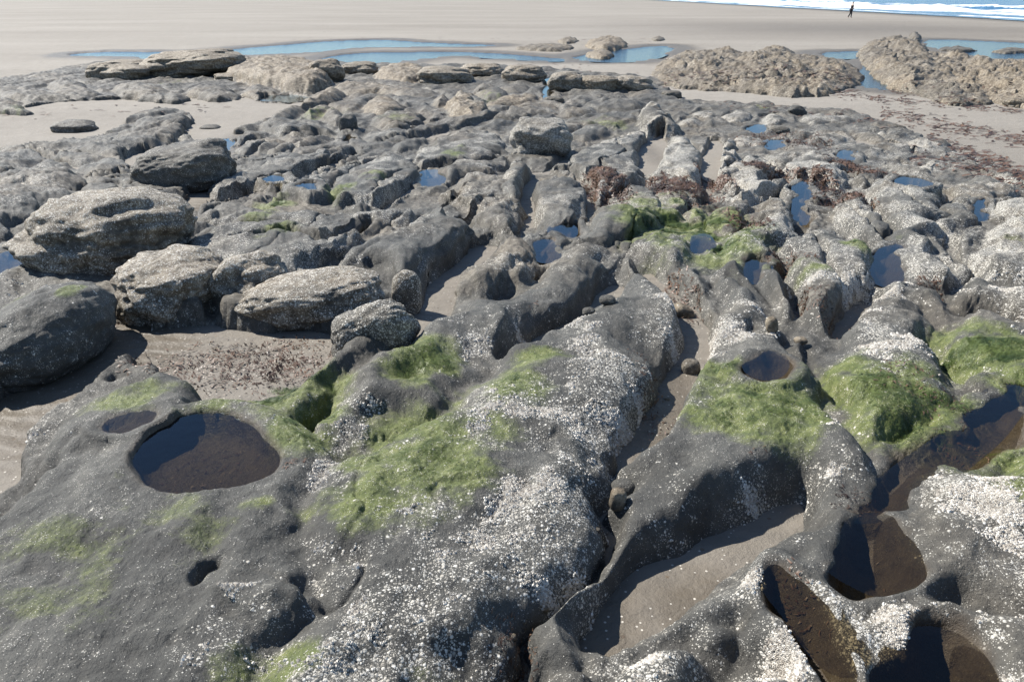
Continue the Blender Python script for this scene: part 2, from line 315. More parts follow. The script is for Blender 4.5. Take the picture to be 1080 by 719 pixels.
crag_('wide craggy pale outcrop right of the channel, its left part with an orange tip', [(690,63),(705,54),(722,50),(740,50),(762,47),(785,48),(790,60),(795,82),(780,86),(740,84),(715,82),(700,70)], .34, .5)
crag_('craggy pale outcrop with a dark weedy foot behind the wrack-lined sand', [(775,56),(800,48),(820,47),(838,46),(845,54),(860,52),(868,64),(866,84),(850,92),(800,88),(772,84)], .4, .5)
crag_('lower right end of the craggy outcrop beside the blue pool', [(852,58),(880,56),(890,62),(905,66),(912,72),(905,80),(888,86),(870,92),(850,90),(850,70)], .36, .45)
crag_('steep rubbly outcrop with a block on its summit, right of the blue pool', [(905,48),(915,38),(935,34),(970,36),(985,48),(1000,60),(1005,72),(985,84),(955,84),(935,78),(922,66),(912,58)], .46, .45)
crag_('rubbly grey apron sloping down right of the blue pool', [(940,74),(965,68),(1000,66),(1020,82),(1040,94),(1030,102),(1000,100),(985,94),(960,86)], .35, .35)
crag_('pale cream outcrop at the far right edge', [(1002,64),(1020,55),(1040,54),(1060,60),(1090,62),(1140,66),(1140,104),(1085,103),(1040,94),(1015,80)], .4, .65)
ell('boulder', 'square block standing on the summit of the rubbly outcrop', 966, 38, 7, 6, 0, 1.5, .3, .1, .3, 1, group=FO)
ell('outcrop', 'flat dark rock in the far right water', 1010, 51, 20, 3, 0, .3, .6, .1, .2, 2, group=FO)
ell('outcrop', 'dark flat rock at the right edge in the far water', 1068, 52, 22, 3, 0, .3, .6, .1, .2, 2, group=FO)
ell('boulder', 'lone dark boulder on the sand at the far right edge below the cream outcrop', 1076, 110, 12, 6, 0, .5, .3, .1, .3, 1.4, group=FO)

# ------------------------------------------------------------------ pools, channels, sand pockets, growth regions
POOLS = [  # (name, outline, height of the water above the floor datum, depth, bank width)
 ('tide_pool', [(144,492),(150,472),(176,447),(213,434),(245,436),(275,452),(296,478),(293,500),(262,513),(215,520),(170,517),(148,507)], .25, .10, .05),
 ('tide_pool', [(805,597),(825,598),(850,610),(868,624),(874,647),(887,667),(905,690),(890,705),(868,690),(850,662),(835,642),(818,622)], .25, .12, .05),
 ('tide_pool', [(878,592),(900,567),(906,552),(925,547),(945,553),(957,583),(963,613),(935,625),(905,612),(885,600)], .24, .14, .05),
 ('tide_pool', [(925,730),(945,692),(975,670),(1005,674),(1032,700),(1045,760),(910,780)], .22, .14, .05),
 ('channel_water', [(890,545),(905,528),(935,512),(955,495),(990,470),(1020,448),(1035,430),(1050,412),(1070,405),(1085,415),(1068,432),(1045,462),(1015,485),(988,508),(950,530),(925,543)], .2, .08, .05),
 ('tide_pool', [(790,380),(800,373),(815,373),(824,380),(820,392),(808,398),(795,394)], .33, .07, .03),
 ('tide_pool', [(928,300),(922,285),(932,262),(945,256),(951,270),(948,290),(942,303)], .10, .08, .05),
 ('tide_pool', [(838,235),(840,215),(838,196),(846,190),(853,200),(852,222),(847,238)], .12, .08, .05),
 ('tide_pool', E(795,286,14,11), .12, .08, .05),
 ('tide_pool', E(741,258,9,10), .10, .08, .05),
 ('tide_pool', E(575,266,12,11), .08, .08, .05),
 ('tide_pool', E(594,244,11,8), .10, .08, .05),
 ('tide_pool', E(456,189,15,10), .08, .08, .06),
 ('tide_pool', [(177,218),(190,222),(205,230),(214,240),(196,247),(183,242)], .01, .05, .1),
 ('tide_pool', [(220,150),(240,145),(248,152),(240,160),(225,158)], .01, .05, .15),
 ('tide_pool', [(-30,300),(-10,275),(18,256),(30,262),(16,282),(0,294)], .08, .08, .06),
 ('tide_pool', [(-60,400),(-30,350),(0,338),(16,342),(20,355),(8,372),(0,384)], .12, .08, .06),
 ('tide_pool', E(578,95,5,13), .05, .08, .1),
 ('tide_pool', E(963,192,17,6), .41, .05, .06),
 ('tide_pool', E(895,164,9,6), .2, .08, .06),
 ('tide_pool', E(1031,222,9,13), .12, .08, .06),
 ('tide_pool', E(800,136,12,5), .1, .08, .1),
 ('tide_pool', E(816,152,10,6), .14, .08, .08),
 ('tide_pool', E(294,189,13,4), .38, .05, .06),
 ('tide_pool', E(326,198,13,4), .38, .05, .06),
 ('tide_pool', E(368,147,7,6), .1, .08, .08),
 ('tide_pool', E(300,104,28,4), .02, .06, .1),
 ('tide_pool', E(143,443,22,7,-.2), .29, .03, .06),
]
FARWATER = [
 [(60,58),(130,53),(200,55),(290,48),(345,43),(400,41),(470,45),(530,47),(500,50),(430,49),(380,50),(340,54),(280,57),(220,58),(200,62),(170,64),(140,60),(100,60)],
 [(325,66),(345,58),(400,54),(470,54),(530,56),(600,62),(590,65),(540,62),(470,58),(430,65),(390,70),(350,69)],
 [(590,60),(650,52),(665,50),(720,47),(692,63),(640,66)],
 [(885,90),(905,78),(911,66),(918,62),(926,78),(960,88),(990,95),(960,98),(925,94)],
 [(972,42),(1000,41),(1110,46),(1110,60),(1050,62),(1015,58),(985,52)],
 [(865,55),(910,52),(918,59),(880,63)],
]
SANDS = [
 [(-160,175),(-160,126),(0,120),(80,106),(330,102),(322,112),(284,130),(247,150),(252,165),(236,175),(247,187),(216,212),(210,226),(187,264),(158,264),(187,246),(187,220),(230,188),(234,165),(222,152),(205,150),(190,146),(210,130),(195,116),(150,118),(120,140),(90,148),(60,150),(0,162)],
 [(674,170),(686,152),(700,140),(700,170),(692,184),(672,192),(668,182)],
 [(-60,530),(5,515),(22,480),(27,455),(45,435),(75,412),(110,383),(125,374),(160,350),(137,328),(115,335),(112,352),(75,377),(50,405),(20,420),(0,434),(-60,470)],
 [(140,372),(155,352),(215,345),(260,350),(345,350),(360,372),(335,404),(290,408),(225,420),(190,405),(160,386)],
 [(628,676),(640,640),(665,604),(720,574),(770,552),(810,526),(850,526),(850,547),(800,564),(760,589),(722,620),(684,655),(650,676)],
 [(520,719),(560,640),(600,600),(640,550),(660,500),(690,430),(730,370),(735,345),(745,350),(700,425),(668,520),(620,610),(570,690),(555,760),(510,760)],
 [(130,170),(160,160),(165,166),(142,182)],
 [(745,195),(748,150),(760,150),(756,200)],
]
CLEFTS = [   # (line, width, floor above the datum)
 ([(535,368),(560,345),(600,325),(635,300),(660,272)], 22, -.06), ([(436,345),(450,315),(468,285),(500,256),(520,240)], 26, -.10),
 ([(846,345),(870,385),(900,432)], 7, .05), ([(668,470),(690,430),(722,375),(738,340),(715,300),(672,262)], 22, -.06), ([(880,345),(896,318),(925,292)], 16, -.04),
 ([(960,300),(985,298),(1005,308)], 16, -.02), ([(985,350),(1000,372),(1040,405)], 12, .02), ([(255,355),(300,350),(350,345)], 14, -.08), ([(412,300),(418,330),(405,345)], 22, -.08),
 ([(222,345),(222,310),(214,285)], 6, .0), ([(285,318),(300,300),(340,283)], 8, .05), ([(240,258),(300,250),(345,262)], 6, .08), ([(330,262),(380,240),(392,232)], 9, .03),
 ([(215,212),(270,195),(345,172),(385,155)], 9, .0), ([(290,196),(350,182),(400,166)], 6, .06), ([(345,212),(400,214),(440,190),(452,180)], 8, .02), ([(230,210),(300,206),(340,208)], 5, .1),
 ([(440,180),(470,172),(500,172),(545,160)], 8, .0), ([(545,245),(560,225),(555,200),(565,180)], 10, -.02), ([(548,178),(585,176),(600,160)], 12, -.02), ([(580,180),(605,180),(625,195),(625,220),(600,245)], 7, .0),
 ([(622,218),(650,204),(690,184),(745,200)], 7, .06), ([(560,290),(580,262),(600,245)], 9, .0), ([(745,200),(750,160),(758,145)], 12, -.05), ([(690,140),(676,160),(686,178)], 8, -.02),
 ([(765,268),(790,285),(830,330)], 5, .06), ([(845,245),(842,215),(850,185)], 10, -.02), ([(828,262),(830,290),(845,330)], 9, .0), ([(880,232),(900,245),(930,258)], 7, .02), ([(900,192),(925,225),(945,250)], 6, .06),
 ([(1000,240),(1010,262),(1030,280)], 9, .0), ([(800,205),(830,198),(868,192)], 8, .0), ([(805,195),(820,186),(834,180)], 12, -.02), ([(990,300),(1020,288),(1040,275)], 7, .02), ([(1000,320),(1045,325),(1085,340)], 10, -.02),
 ([(230,160),(270,143),(330,140),(360,143)], 8, -.02), ([(385,135),(430,132),(480,122)], 5, .1), ([(385,150),(440,142),(500,130),(545,112)], 5, .08), ([(510,128),(550,124),(590,120)], 4, .1),
 ([(440,98),(490,98),(530,95)], 4, .1), ([(610,100),(640,103),(690,103)], 5, .1), ([(600,130),(640,132),(675,138)], 6, .08), ([(20,150),(60,168),(85,172)], 6, .0), ([(80,184),(110,180),(140,178)], 6, .0),
 ([(150,204),(165,225),(187,246)], 6, -.05), ([(350,405),(320,440),(335,478)], 10, .0), ([(740,735),(765,690),(790,668)], 7, .05), ([(640,362),(662,365),(680,371),(694,384)], 3, .14), ([(100,388),(118,380),(135,382)], 5, .0), ([(210,625),(222,604),(240,594)], 5, .12), ([(560,470),(590,466),(612,472)], 3, .16)]
# (cx, cy, rx, ry, strength, height above datum)
GREEN = [(445,375,48,26,1.0,.3),(285,420,80,34,1.3,.10),(328,452,34,36,1.2,.15),(445,460,90,62,1.0,.38),(385,520,70,36,.85,.38),(520,395,60,26,.85,.38),(570,370,35,14,.75,.38),
 (805,420,85,34,1.1,.35),(760,380,30,16,.8,.35),(850,440,35,15,.7,.35),(950,410,80,52,1.15,.35),(900,385,30,20,.9,.35),(1060,365,55,44,1.2,.35),(1068,470,45,50,1.15,.35),(1080,520,35,25,.7,.35),(1050,485,30,24,.8,.35),
 (300,690,50,35,.7,.38),(245,690,30,28,.6,.36),(460,690,45,28,.75,.38),(120,560,130,80,.47,.33),(60,640,90,60,.40,.33),(190,550,80,34,.5,.33),(265,525,22,12,.7,.35),(360,575,12,10,.6,.38),
 (150,405,60,26,.7,.33),(80,320,9,8,1.0,.45),(725,225,75,28,1.05,.42),(650,225,22,12,.5,.42),(855,270,22,10,.7,.42),(905,255,12,8,.8,.42),(918,265,10,9,.9,.3),
 (290,203,24,4,.9,.4),(275,220,18,6,.8,.4),(292,236,14,4,.8,.4),(360,195,16,6,.8,.4),(395,182,15,5,.7,.4),(292,240,25,10,.6,.4),(10,262,14,12,.9,.2),(15,330,18,16,.9,.2),(25,295,10,8,.7,.3),
 (640,124,30,5,.55,.42),(330,115,14,6,.6,.4),(515,96,16,6,.5,.5),(478,156,16,5,.6,.48),(805,108,12,3,.7,.36),(180,78,14,4,.5,.6),(10,112,20,6,.5,.4),(418,120,22,4,.5,.5),(25,350,12,12,.5,.2),(20,385,20,18,.35,.4),(800,275,26,8,.6,.3),(1075,250,12,12,.4,.4),(350,112,24,5,.4,.4),(940,235,10,8,.4,.4)]
RED = [(250,375,95,26,1.0,.02),(720,193,32,10,1.0,.42),(850,185,20,10,.8,.3),(905,175,22,10,.8,.25),(640,190,20,14,.9,.35),(540,690,25,40,.8,.05),(690,420,25,50,.35,.05),(975,400,45,26,.55,.36),(800,172,14,6,.7,.45),(905,532,30,9,.9,.15),(755,190,12,10,.9,.2),(790,225,20,10,.6,.4),(320,372,40,20,.7,.02),(125,330,9,14,.8,.0),(800,468,16,8,.7,.36),(310,488,14,5,.9,.3),(985,300,12,6,.8,.15),(860,320,18,22,.5,.2),(835,265,22,12,.5,.3),(830,145,60,10,.3,.3),(890,205,25,8,.7,.3),(720,305,14,20,.6,.1),(95,103,30,3,.8,.05),(560,300,30,14,.25,.4),(960,590,30,10,.3,.1)]
BARN = [(400,620,110,90,.5,.4),(560,500,70,60,.45,.4),(640,440,30,25,.6,.4),(520,420,60,30,.5,.4),(650,380,50,30,.4,.4),(610,330,50,25,.45,.4),(700,300,20,30,.6,.4),(800,490,70,18,.8,.36),(730,545,50,20,.7,.36),(630,615,16,40,.6,.36),(760,345,40,30,.5,.36),(920,340,40,20,.8,.36),(990,350,20,20,.6,.36),(1060,560,50,60,.6,.36),(980,655,110,30,1.2,.36),(1040,690,90,40,1.1,.36),(835,690,60,40,.9,.36),(700,690,70,30,.8,.36),(800,610,40,12,.5,.3),(350,415,50,16,.5,.33),(500,340,40,16,.5,.34),(700,560,20,40,.4,.36),(880,370,20,10,.5,.36),(250,660,60,30,.4,.36),(160,690,70,30,.4,.33)]

def blob_world(cx, cy, rx, ry, s, H):
    H *= HF
    x, y = ground(cx, cy, H); x1, _ = ground(cx + rx, cy, H)
    _, yt = ground(cx, max(cy - ry, 5), H); _, yb = ground(cx, cy + ry, H)
    return x, y, abs(x1 - x), max((yt - yb) / 2, .02), s
GREEN_W = [blob_world(*b) for b in GREEN]; RED_W = [blob_world(*b) for b in RED]; BARN_W = [blob_world(*b) for b in BARN]
def blobs(W, x, y):
    r = np.zeros(x.shape)
    for cx, cy, a, b, s in W:
        q = ((x - cx) / a) ** 2 + ((y - cy) / b) ** 2
        r = np.maximum(r, s * np.exp(-0.7 * q ** 1.5))
    return r

def foot_poly(poly, H, near):       # outline in the photo -> footprint on the ground
    P = np.array(smooth_poly(poly, 1)); n = len(P)
    A = 0.5 * np.sum(P[:, 0] * np.roll(P[:, 1], -1) - np.roll(P[:, 0], -1) * P[:, 1])
    cx, cy = P.mean(0); gx, gy = ground(cx, min(cy, 719), .2)
    vext = P[:, 1].max() - P[:, 1].min(); dep = math.atan2(HC, gy)
    H = min(H, 0.42 * vext / (pxm(gy, .3) * math.cos(dep)) + .02)
    W = []
    for i in range(n):
        a = P[i - 1]; b = P[(i + 1) % n]; t = b - a
        nx, ny = t[1], -t[0]
        if A < 0: nx, ny = -nx, -ny
        l = math.hypot(nx, ny) + 1e-9
        k = (1 + near) / 2 - (1 - near) / 2 * ny / l      # far rims are seen at their top, near rims part way down
        W.append(ground(P[i][0], P[i][1], H * k))
    return W, H

# ------------------------------------------------------------------ terrain sheet: one survey grid, finer near the viewer
STEP = 1.45
rows_py = np.concatenate([np.arange(30, 130, .5), np.arange(130, 260, .8), np.arange(260, 960, STEP)])
ys = []
for py in rows_py:
    dyy = CP + (359.5 - py) / 840 * SP; dzz = -SP + (359.5 - py) / 840 * CP
    z = .6
    for _ in range(14):
        yy = dyy * (z - HC) / dzz; z = float(zbase(yy)) + .22
    ys.append(yy)
ys = np.array(ys[::-1]); us = np.arange(-860, 860 + STEP, STEP) / 840
GY, GU = np.meshgrid(ys, us, indexing='ij'); GX = GU * (GY * CP + 1.65 * SP)
NR, NC = GX.shape
ZB = zbase(GY)
WX = fbm(GX * 3.1, GY * 3.1, 5, 3, .42); WY = fbm(GX * 3.1 + 9, GY * 3.1 + 4, 11, 3, .42)
UU, VV = uv(GX, GY)
FLOOR0 = ZB.copy()
n_med = fbm(GX * 5, GY * 5, 21, 4, .55); n_low = fbm(UU * 1.6, VV * .7, 31, 3); n_fine = fbm(GX * 22, GY * 22, 41, 3, .6) * np.clip(5 / GY, .15, 1)
n_big = fbm(GX * 1.4, GY * 1.4, 51, 4, .6)
crag = 1 - np.abs(fbm(GX * 2.3, GY * 2.3, 61, 4, .6)) * 2.2
strata = np.sin((UU * 7 + n_low * 2.5 + n_big * 2) * 2.2)

Z = np.full(GX.shape, -5.0); OWN = np.full(GX.shape, -1, np.int32); BEST = np.full(GX.shape, -9.0)
DMAX = np.full(GX.shape, -9.0); TANF = np.zeros(GX.shape); BARNF = np.full(GX.shape, .3)
KS = .045 + .015 * (1 - ss(2.5, 5, GY))
for i, r in enumerate(ROCKS):
    fp, H = foot_poly(r['poly'], r['H'], r['near']); r['fp'] = fp; r['Hc'] = H
    P = np.array(fp); m = .35
    r0 = np.searchsorted(ys, P[:, 1].min() - m); r1 = np.searchsorted(ys, P[:, 1].max() + m)
    sl_ = slice(max(r0, 0), min(r1 + 1, NR))
    sx = GX[sl_]
    cm = np.where(((sx > P[:, 0].min() - m) & (sx < P[:, 0].max() + m)).any(0))[0]
    if len(cm) == 0 or sl_.start >= sl_.stop: continue
    S = (sl_, slice(cm[0], cm[-1] + 1))
    size = math.sqrt(max((P[:, 0].max() - P[:, 0].min()) * (P[:, 1].max() - P[:, 1].min()), .01))
    amp = min(r['wob'] * size + .012, .12)
    d = sdf(fp, GX[S] + WX[S] * amp * 1.6, GY[S] + WY[S] * amp * 1.6)
    d = d + .003 * n_med[S] * r['rough']
    k = r['rough']
    w_ = min(r['w'], size * .45); t = np.clip(d / w_, 0, 1)
    prof = np.clip(1 - (1 - t) ** 2.3, 0, 1) ** .8
    dm = max(float(d.max()), .02)
    if k >= 4: H = H * np.clip(.7 + .7 * fbm(GX[S] * .7, GY[S] * .7, 301, 4, .55), .3, 1.1)
    h = ZB[S] + H * (.80 * prof + .20 * np.clip(d / dm, 0, 1)) - np.where(d < 0, -d * 3.6 + .01, 0)
    k = r['rough']; fs = min(1.0, .35 + size * .5)
    h = h + prof ** 3 * (.024 * k * n_med[S] + .05 * fs * n_big[S] * (.6 + .4 * k) + .006 * k * n_fine[S] + .010 * strata[S])
    if k > 2: h = h + prof * (.028 * (k - 1.4) * np.clip(crag[S], 0, 1) * fs)
    old = Z[S]; ks = KS[S]; hh = np.clip(ks - np.abs(h - old), 0, None) / ks
    Z[S] = np.maximum(h, old) + hh * hh * ks * .25
    win = h > BEST[S]
    BEST[S] = np.where(win, h, BEST[S]); OWN[S] = np.where(win, i, OWN[S])
    TANF[S] = np.where(win, r['tan'], TANF[S]); BARNF[S] = np.where(win, r['barn'], BARNF[S])
    DMAX[S] = np.maximum(DMAX[S], d)

def sand_outline(sp):      # far banks meet the sand at its level, near banks hide it with their top
    P = np.array(smooth_poly(sp, 1)); n = len(P); out = []
    A = 0.5 * np.sum(P[:, 0] * np.roll(P[:, 1], -1) - np.roll(P[:, 0], -1) * P[:, 1])
    for i in range(n):
        t = P[(i + 1) % n] - P[i - 1]; nx, ny = t[1], -t[0]
        if A < 0: nx, ny = -nx, -ny
        k = max(ny / (math.hypot(nx, ny) + 1e-9), 0)
        out.append(ground(P[i][0], P[i][1], (-.07 + .11 * k) if P[i][1] > 240 else -.02))
    return out
# bedrock floor between the ridges
RR = [ground(*p) for p in [(-800,940),(-600,88),(0,84),(100,66),(350,66),(420,68),(560,70),(690,82),(722,106),(900,117),(965,140),(1080,185),(1500,250),(1900,940)]]
dRR = sdf(RR, GX + WX * .3, GY + WY * .3)
lump = np.clip(fbm(UU * 2.6, VV * 1.0, 71, 3, .45) * 1.5 + .45, 0, 1)
FL = ZB + .035 + .03 * n_med + .04 * n_big + .085 * lump * ss(.02, .16, -DMAX) * ss(0, .6, dRR) + .012 * n_fine
FL = FL - .5 * ss(.15, -.35, dRR)
SANDM = np.zeros(GX.shape)
for sp_ in SANDS:
    q = sand_outline(sp_)
    d = sdf(q, GX + WX * .05, GY + WY * .05); SANDM = np.maximum(SANDM, ss(-.06, .05, d))
FL = FL - .37 * SANDM
# smooth junction of rocks and floor
hh = np.clip(KS - np.abs(Z - FL), 0, None) / KS
isF = FL > Z
OWN = np.where(isF | (OWN < 0), -1, OWN)
Z = np.maximum(Z, FL) + hh * hh * KS * .25
TANF = np.where(OWN < 0, .05, TANF); BARNF = np.where(OWN < 0, .3, BARNF)

def sand_z(x, y):      # the sand lies a hand lower in the gaps of the near ledge
    z = zbase(y) - .06 * (1 - ss(7, 10, y)) + .018 * fbm(x * .9, y * .9, 81, 3) + .006 * fbm(x * 4, y * 4, 85, 3)
    z = z - np.clip(x - 50, 0, None) * .02
    return z
POOLW = []; WETF = np.zeros(GX.shape)
def carve(Zarr, X, Y, poly, L, depth, bw):
    P = np.array(poly); m = bw * 3 + .1
    bb = (X > P[:, 0].min() - m) & (X < P[:, 0].max() + m) & (Y > P[:, 1].min() - m) & (Y < P[:, 1].max() + m)
    if not bb.any(): return None, None
    d = sdf(poly, X[bb], Y[bb])
    lim = np.where(d > 0, L - depth * np.sqrt(np.clip(1 - (1 - np.clip(d / (bw * 2), 0, 1)) ** 2, 0, 1)) + .005, L + .005 + np.clip(-d - .004, 0, None) * (2.4))
    a = Zarr[bb]; h_ = np.clip(.02 - np.abs(a - lim), 0, None) / .02
    Zarr[bb] = np.minimum(a, lim) - h_ * h_ * .005
    return bb, d
# sand-floored gaps and the clefts between the ridges are cut into the rock
for k_, sp_ in enumerate(SANDS):
    if k_ in (0, 5): continue
    q = sand_outline(sp_)
    P = np.array(q); bb = (GX > P[:, 0].min() - .4) & (GX < P[:, 0].max() + .4) & (GY > P[:, 1].min() - .4) & (GY < P[:, 1].max() + .4)
    d = sdf(q, GX[bb] + WX[bb] * .04, GY[bb] + WY[bb] * .04)
    lim = ZB[bb] - .03 - .06 * (1 - ss(7, 10, GY[bb])) - .1 * np.clip(d, 0, .3) + .62 * (1 - (1 - np.clip(-d / .25, 0, 1)) ** 2.4) + .02 * n_big[bb]
    a = Z[bb]; h_ = np.clip(.09 - np.abs(a - lim), 0, None) / .09
    Z[bb] = np.minimum(a, lim) - h_ * h_ * .0225
# eroded joints that run along the strike of the beds
gl = np.abs(fbm(UU * 1.5 + .25 * n_big, VV * .30, 401, 2, .5)); gw = np.clip(.5 + 2 * fbm(UU * .8, VV * .5, 405, 2), 0, 1)
groove = np.exp(-(gl / .045) ** 2) * gw * ss(3.6, 5.5, GY) * (1 - ss(14, 18, GY)) * ss(0, .5, dRR)
Z = np.maximum(Z - .10 * groove, np.minimum(Z, ZB - .04))
# hairline cracks and shallow dents of the near rock
gc = np.abs(fbm(UU * 1.3 + .3 * n_low, VV * .8 + .2 * n_big, 411, 3, .5)); gm = np.clip(-.1 + 2.4 * fbm(UU * 1.1, VV * 1.1, 415, 2), 0, 1)
Z = Z - .022 * np.exp(-(gc / .011) ** 2) * gm * (1 - ss(6, 9, GY)) - .016 * np.clip(fbm(GX * 6.5, GY * 6.5, 419, 2) - .22, 0, .6) * (1 - ss(6, 9, GY)) + .012 * fbm(UU * 9, VV * 4, 423, 3) * (1 - ss(6, 9, GY))
for line, wpx, Hf in CLEFTS:
    P = [ground(px, py, .10) for px, py in line]; PA = np.array(P); sc_ = pxm(float(PA[:, 1].mean()), .8); hw = wpx / sc_ / 2 * (1.3 if PA[:, 1].mean() > 4 else .8); Hf -= .04
    bb = (GX > PA[:, 0].min() - .4) & (GX < PA[:, 0].max() + .4) & (GY > PA[:, 1].min() - .4) & (GY < PA[:, 1].max() + .4)
    x = GX[bb] + WX[bb] * .05; y = GY[bb] + WY[bb] * .05; d = np.full(x.shape, 9.); tt = np.zeros(x.shape)
    for k_ in range(len(P) - 1):
        ax, ay = P[k_]; ex, ey = P[k_ + 1][0] - ax, P[k_ + 1][1] - ay; t = np.clip(((x - ax) * ex + (y - ay) * ey) / (ex * ex + ey * ey + 1e-9), 0, 1)
        dd = np.hypot(x - ax - t * ex, y - ay - t * ey); tt = np.where(dd < d, k_ + t, tt); d = np.minimum(d, dd)
    e_ = np.clip(np.minimum(tt, len(P) - 1 - tt) / .35, 0, 1)
    lim = ZB[bb] + Hf + .12 * (1 - e_) + np.clip(d - hw * (.4 + .6 * e_), 0, None) * 3.6 + .012 * n_big[bb]
    a = Z[bb]; h_ = np.clip(.06 - np.abs(a - lim), 0, None) / .06
    Z[bb] = np.minimum(a, lim) - h_ * h_ * .015
for name, poly, Hp, depth, bw in POOLS:
    Hp *= HF; Hp = max(Hp, .07) if 90 < poly[0][1] < 340 and depth > .06 else Hp; pp = smooth_poly(poly, 2); pts = [ground(px, py, Hp) for px, py in pp]
    L = float(np.mean([zbase(y) + Hp for _, y in pts]))
    q = [on_z(px, py, L) for px, py in pp]
    if not POOLW:      # the oval pool has a full, slightly raised rim
        d_ = sdf(q, GX, GY); rim = L + .022 + .015 * n_big - np.clip(-d_ - .10, 0, None) * .7
        Z = np.where(d_ > -.2, np.maximum(Z, rim), Z)
    big = not POOLW; wa = .03 if big else min(.10, .35 * math.sqrt((max(p[0] for p in q) - min(p[0] for p in q)) * (max(p[1] for p in q) - min(p[1] for p in q))))
    QX = GX + wa * WX * 1.3 + wa * .35 * n_med; QY = GY + wa * WY * 1.3 - wa * .35 * n_med
    if not big:      # every pool is held by a low sill of rock
        d_ = sdf(q, QX, QY); sill = L - .006 + .35 * np.clip(-d_, 0, .05) + .012 * n_med
        Z = np.where((d_ > -(.16 if L < .84 else .09)) & (d_ < .0), np.maximum(Z, np.where(d_ > -.10, sill, sill - (-.10 - d_) * 1.6)), Z)
    bb, d = carve(Z, QX, QY, q, L, depth, bw)
    if bb is not None: WETF[bb] = np.maximum(WETF[bb], ss(-.045, .0, d))
    POOLW.append((name, q, L, bw))

# the sea has worn knife edges away, most of all in the hollows low on the right
def blur(A, r, n):
    for _ in range(n):
        for ax in (0, 1):
            c = np.cumsum(np.concatenate([np.repeat(A.take([0], ax), r + 1, ax), A, np.repeat(A.take([-1], ax), r, ax)], ax), ax)
            m_ = A.shape[ax]; A = (c.take(range(2 * r + 1, 2 * r + 1 + m_), ax) - c.take(range(0, m_), ax)) / (2 * r + 1)
    return A
wear = ss(.25, .6, GX) * (1 - ss(2.6, 3.1, GY))
Z = Z * (1 - wear) + blur(Z, 4, 2) * wear + wear * .022 * fbm(GX * 7, GY * 7, 431, 3)
wear = (1 - ss(5, 8, GY)) * .8; Z = Z * (1 - wear) + blur(Z, 2, 1) * wear
GREENF = blobs(GREEN_W, GX, GY) * np.clip(.9 + 1.1 * fbm(GX * 6, GY * 6, 91, 4, .6), 0, 1.4)
BARNF = np.clip(BARNF * np.clip(-.12 + .85 * BARNF + 2.4 * fbm(GX * 2.2, GY * 2.2, 95, 5, .62), 0.0, 1.6) + blobs(BARN_W, GX, GY) * np.clip(.5 + 2.4 * fbm(GX * 5, GY * 5, 97, 4, .65), 0, 1.3), 0, 1.2)
TANF = np.clip(TANF + .55 * np.clip(fbm(GX * .9, GY * .9, 441, 4, .6) + .05, 0, 1) * ss(2.5, 6, GY), 0, 1)
BARNF = np.clip(BARNF + .5 * ss(.3, 1.6, GX - .08 * GY) * ss(3.8, 5.5, GY) * (1 - ss(13, 18, GY)) * np.clip(.4 + 2 * fbm(GX * 3, GY * 3, 445, 4, .6), 0, 1.3), 0, 1.25)
BARNF = BARNF * (1 - .75 * np.clip(GREENF * 1.4 - .2, 0, 1)) * (1 - WETF)
REDF = blobs(RED_W, GX, GY)
# small tufts and pits modelled into the surface
Z = Z + .004 * n_fine + .006 * np.clip(GREENF, 0, 1) * fbm(GX * 60, GY * 60, 99, 2)

# vertex normals of the whole sheet, shared by neighbouring rocks
Pv = np.stack([GX, GY, Z], -1)
du = np.gradient(Pv, axis=1); dv = np.gradient(Pv, axis=0)
NRM = np.cross(du, dv); NRM /= np.linalg.norm(NRM, axis=-1, keepdims=True) + 1e-12
steep = np.clip((.92 - NRM[..., 2]) * 2.2, 0, 1)
rgh = np.array([r['rough'] for r in ROCKS] + [1.2])[OWN]
fq = 1 / np.clip(GY / 4.0, 1, 5)
pit = fbm((GX * 13 + Z * 11) * fq, (GY * 13 - Z * 16) * fq, 201, 4, .6) + .6 * fbm((GX * 5 - Z * 9) * fq, (GY * 5 + Z * 12) * fq, 207, 3)
Pv = Pv + NRM * (pit * (.003 + .004 * ss(3, 6, GY) + .012 * steep) * np.clip(rgh, .4, 2.6) * np.clip(GY / 3.0, .8, 2.5))[..., None]
Z = Pv[..., 2]
du = np.gradient(Pv, axis=1); dv = np.gradient(Pv, axis=0)
NRM = np.cross(du, dv); NRM /= np.linalg.norm(NRM, axis=-1, keepdims=True) + 1e-12

# ------------------------------------------------------------------ materials
def mat(name):
    m = bpy.data.materials.new(name); m.use_nodes = True; t = m.node_tree; t.nodes.clear()
    o = t.nodes.new('ShaderNodeOutputMaterial'); return m, t, o
def N(t, typ, **k):
    n = t.nodes.new(typ)
    for a, v in k.items():
        if a.startswith('i_'):
            key = a[2:]; n.inputs[int(key) if key.isdigit() else key].default_value = v
        else: setattr(n, a, v)
    return n
def L_(t, a, b): t.links.new(a, b)
def ramp(t, src, stops):
    r = N(t, 'ShaderNodeValToRGB'); e = r.color_ramp.elements
    while len(e) > 1: e.remove(e[-1])
    for i, (p, c) in enumerate(stops):
        el = e[0] if i == 0 else e.new(p)
        el.position = p; el.color = (c if hasattr(c, '__len__') else (c, c, c)) + ((1,) if hasattr(c, '__len__') and len(c) == 3 else ()) if hasattr(c, '__len__') else (c, c, c, 1)
    L_(t, src, r.inputs[0]); return r.outputs[0]
def math_(t, op, a, b=None, clamp=False):
    n = N(t, 'ShaderNodeMath', operation=op); n.use_clamp = clamp
    for i, v in enumerate((a, b)):
        if v is None: continue
        if isinstance(v, (int, float)): n.inputs[i].default_value = v
        else: L_(t, v, n.inputs[i])
    return n.outputs[0]
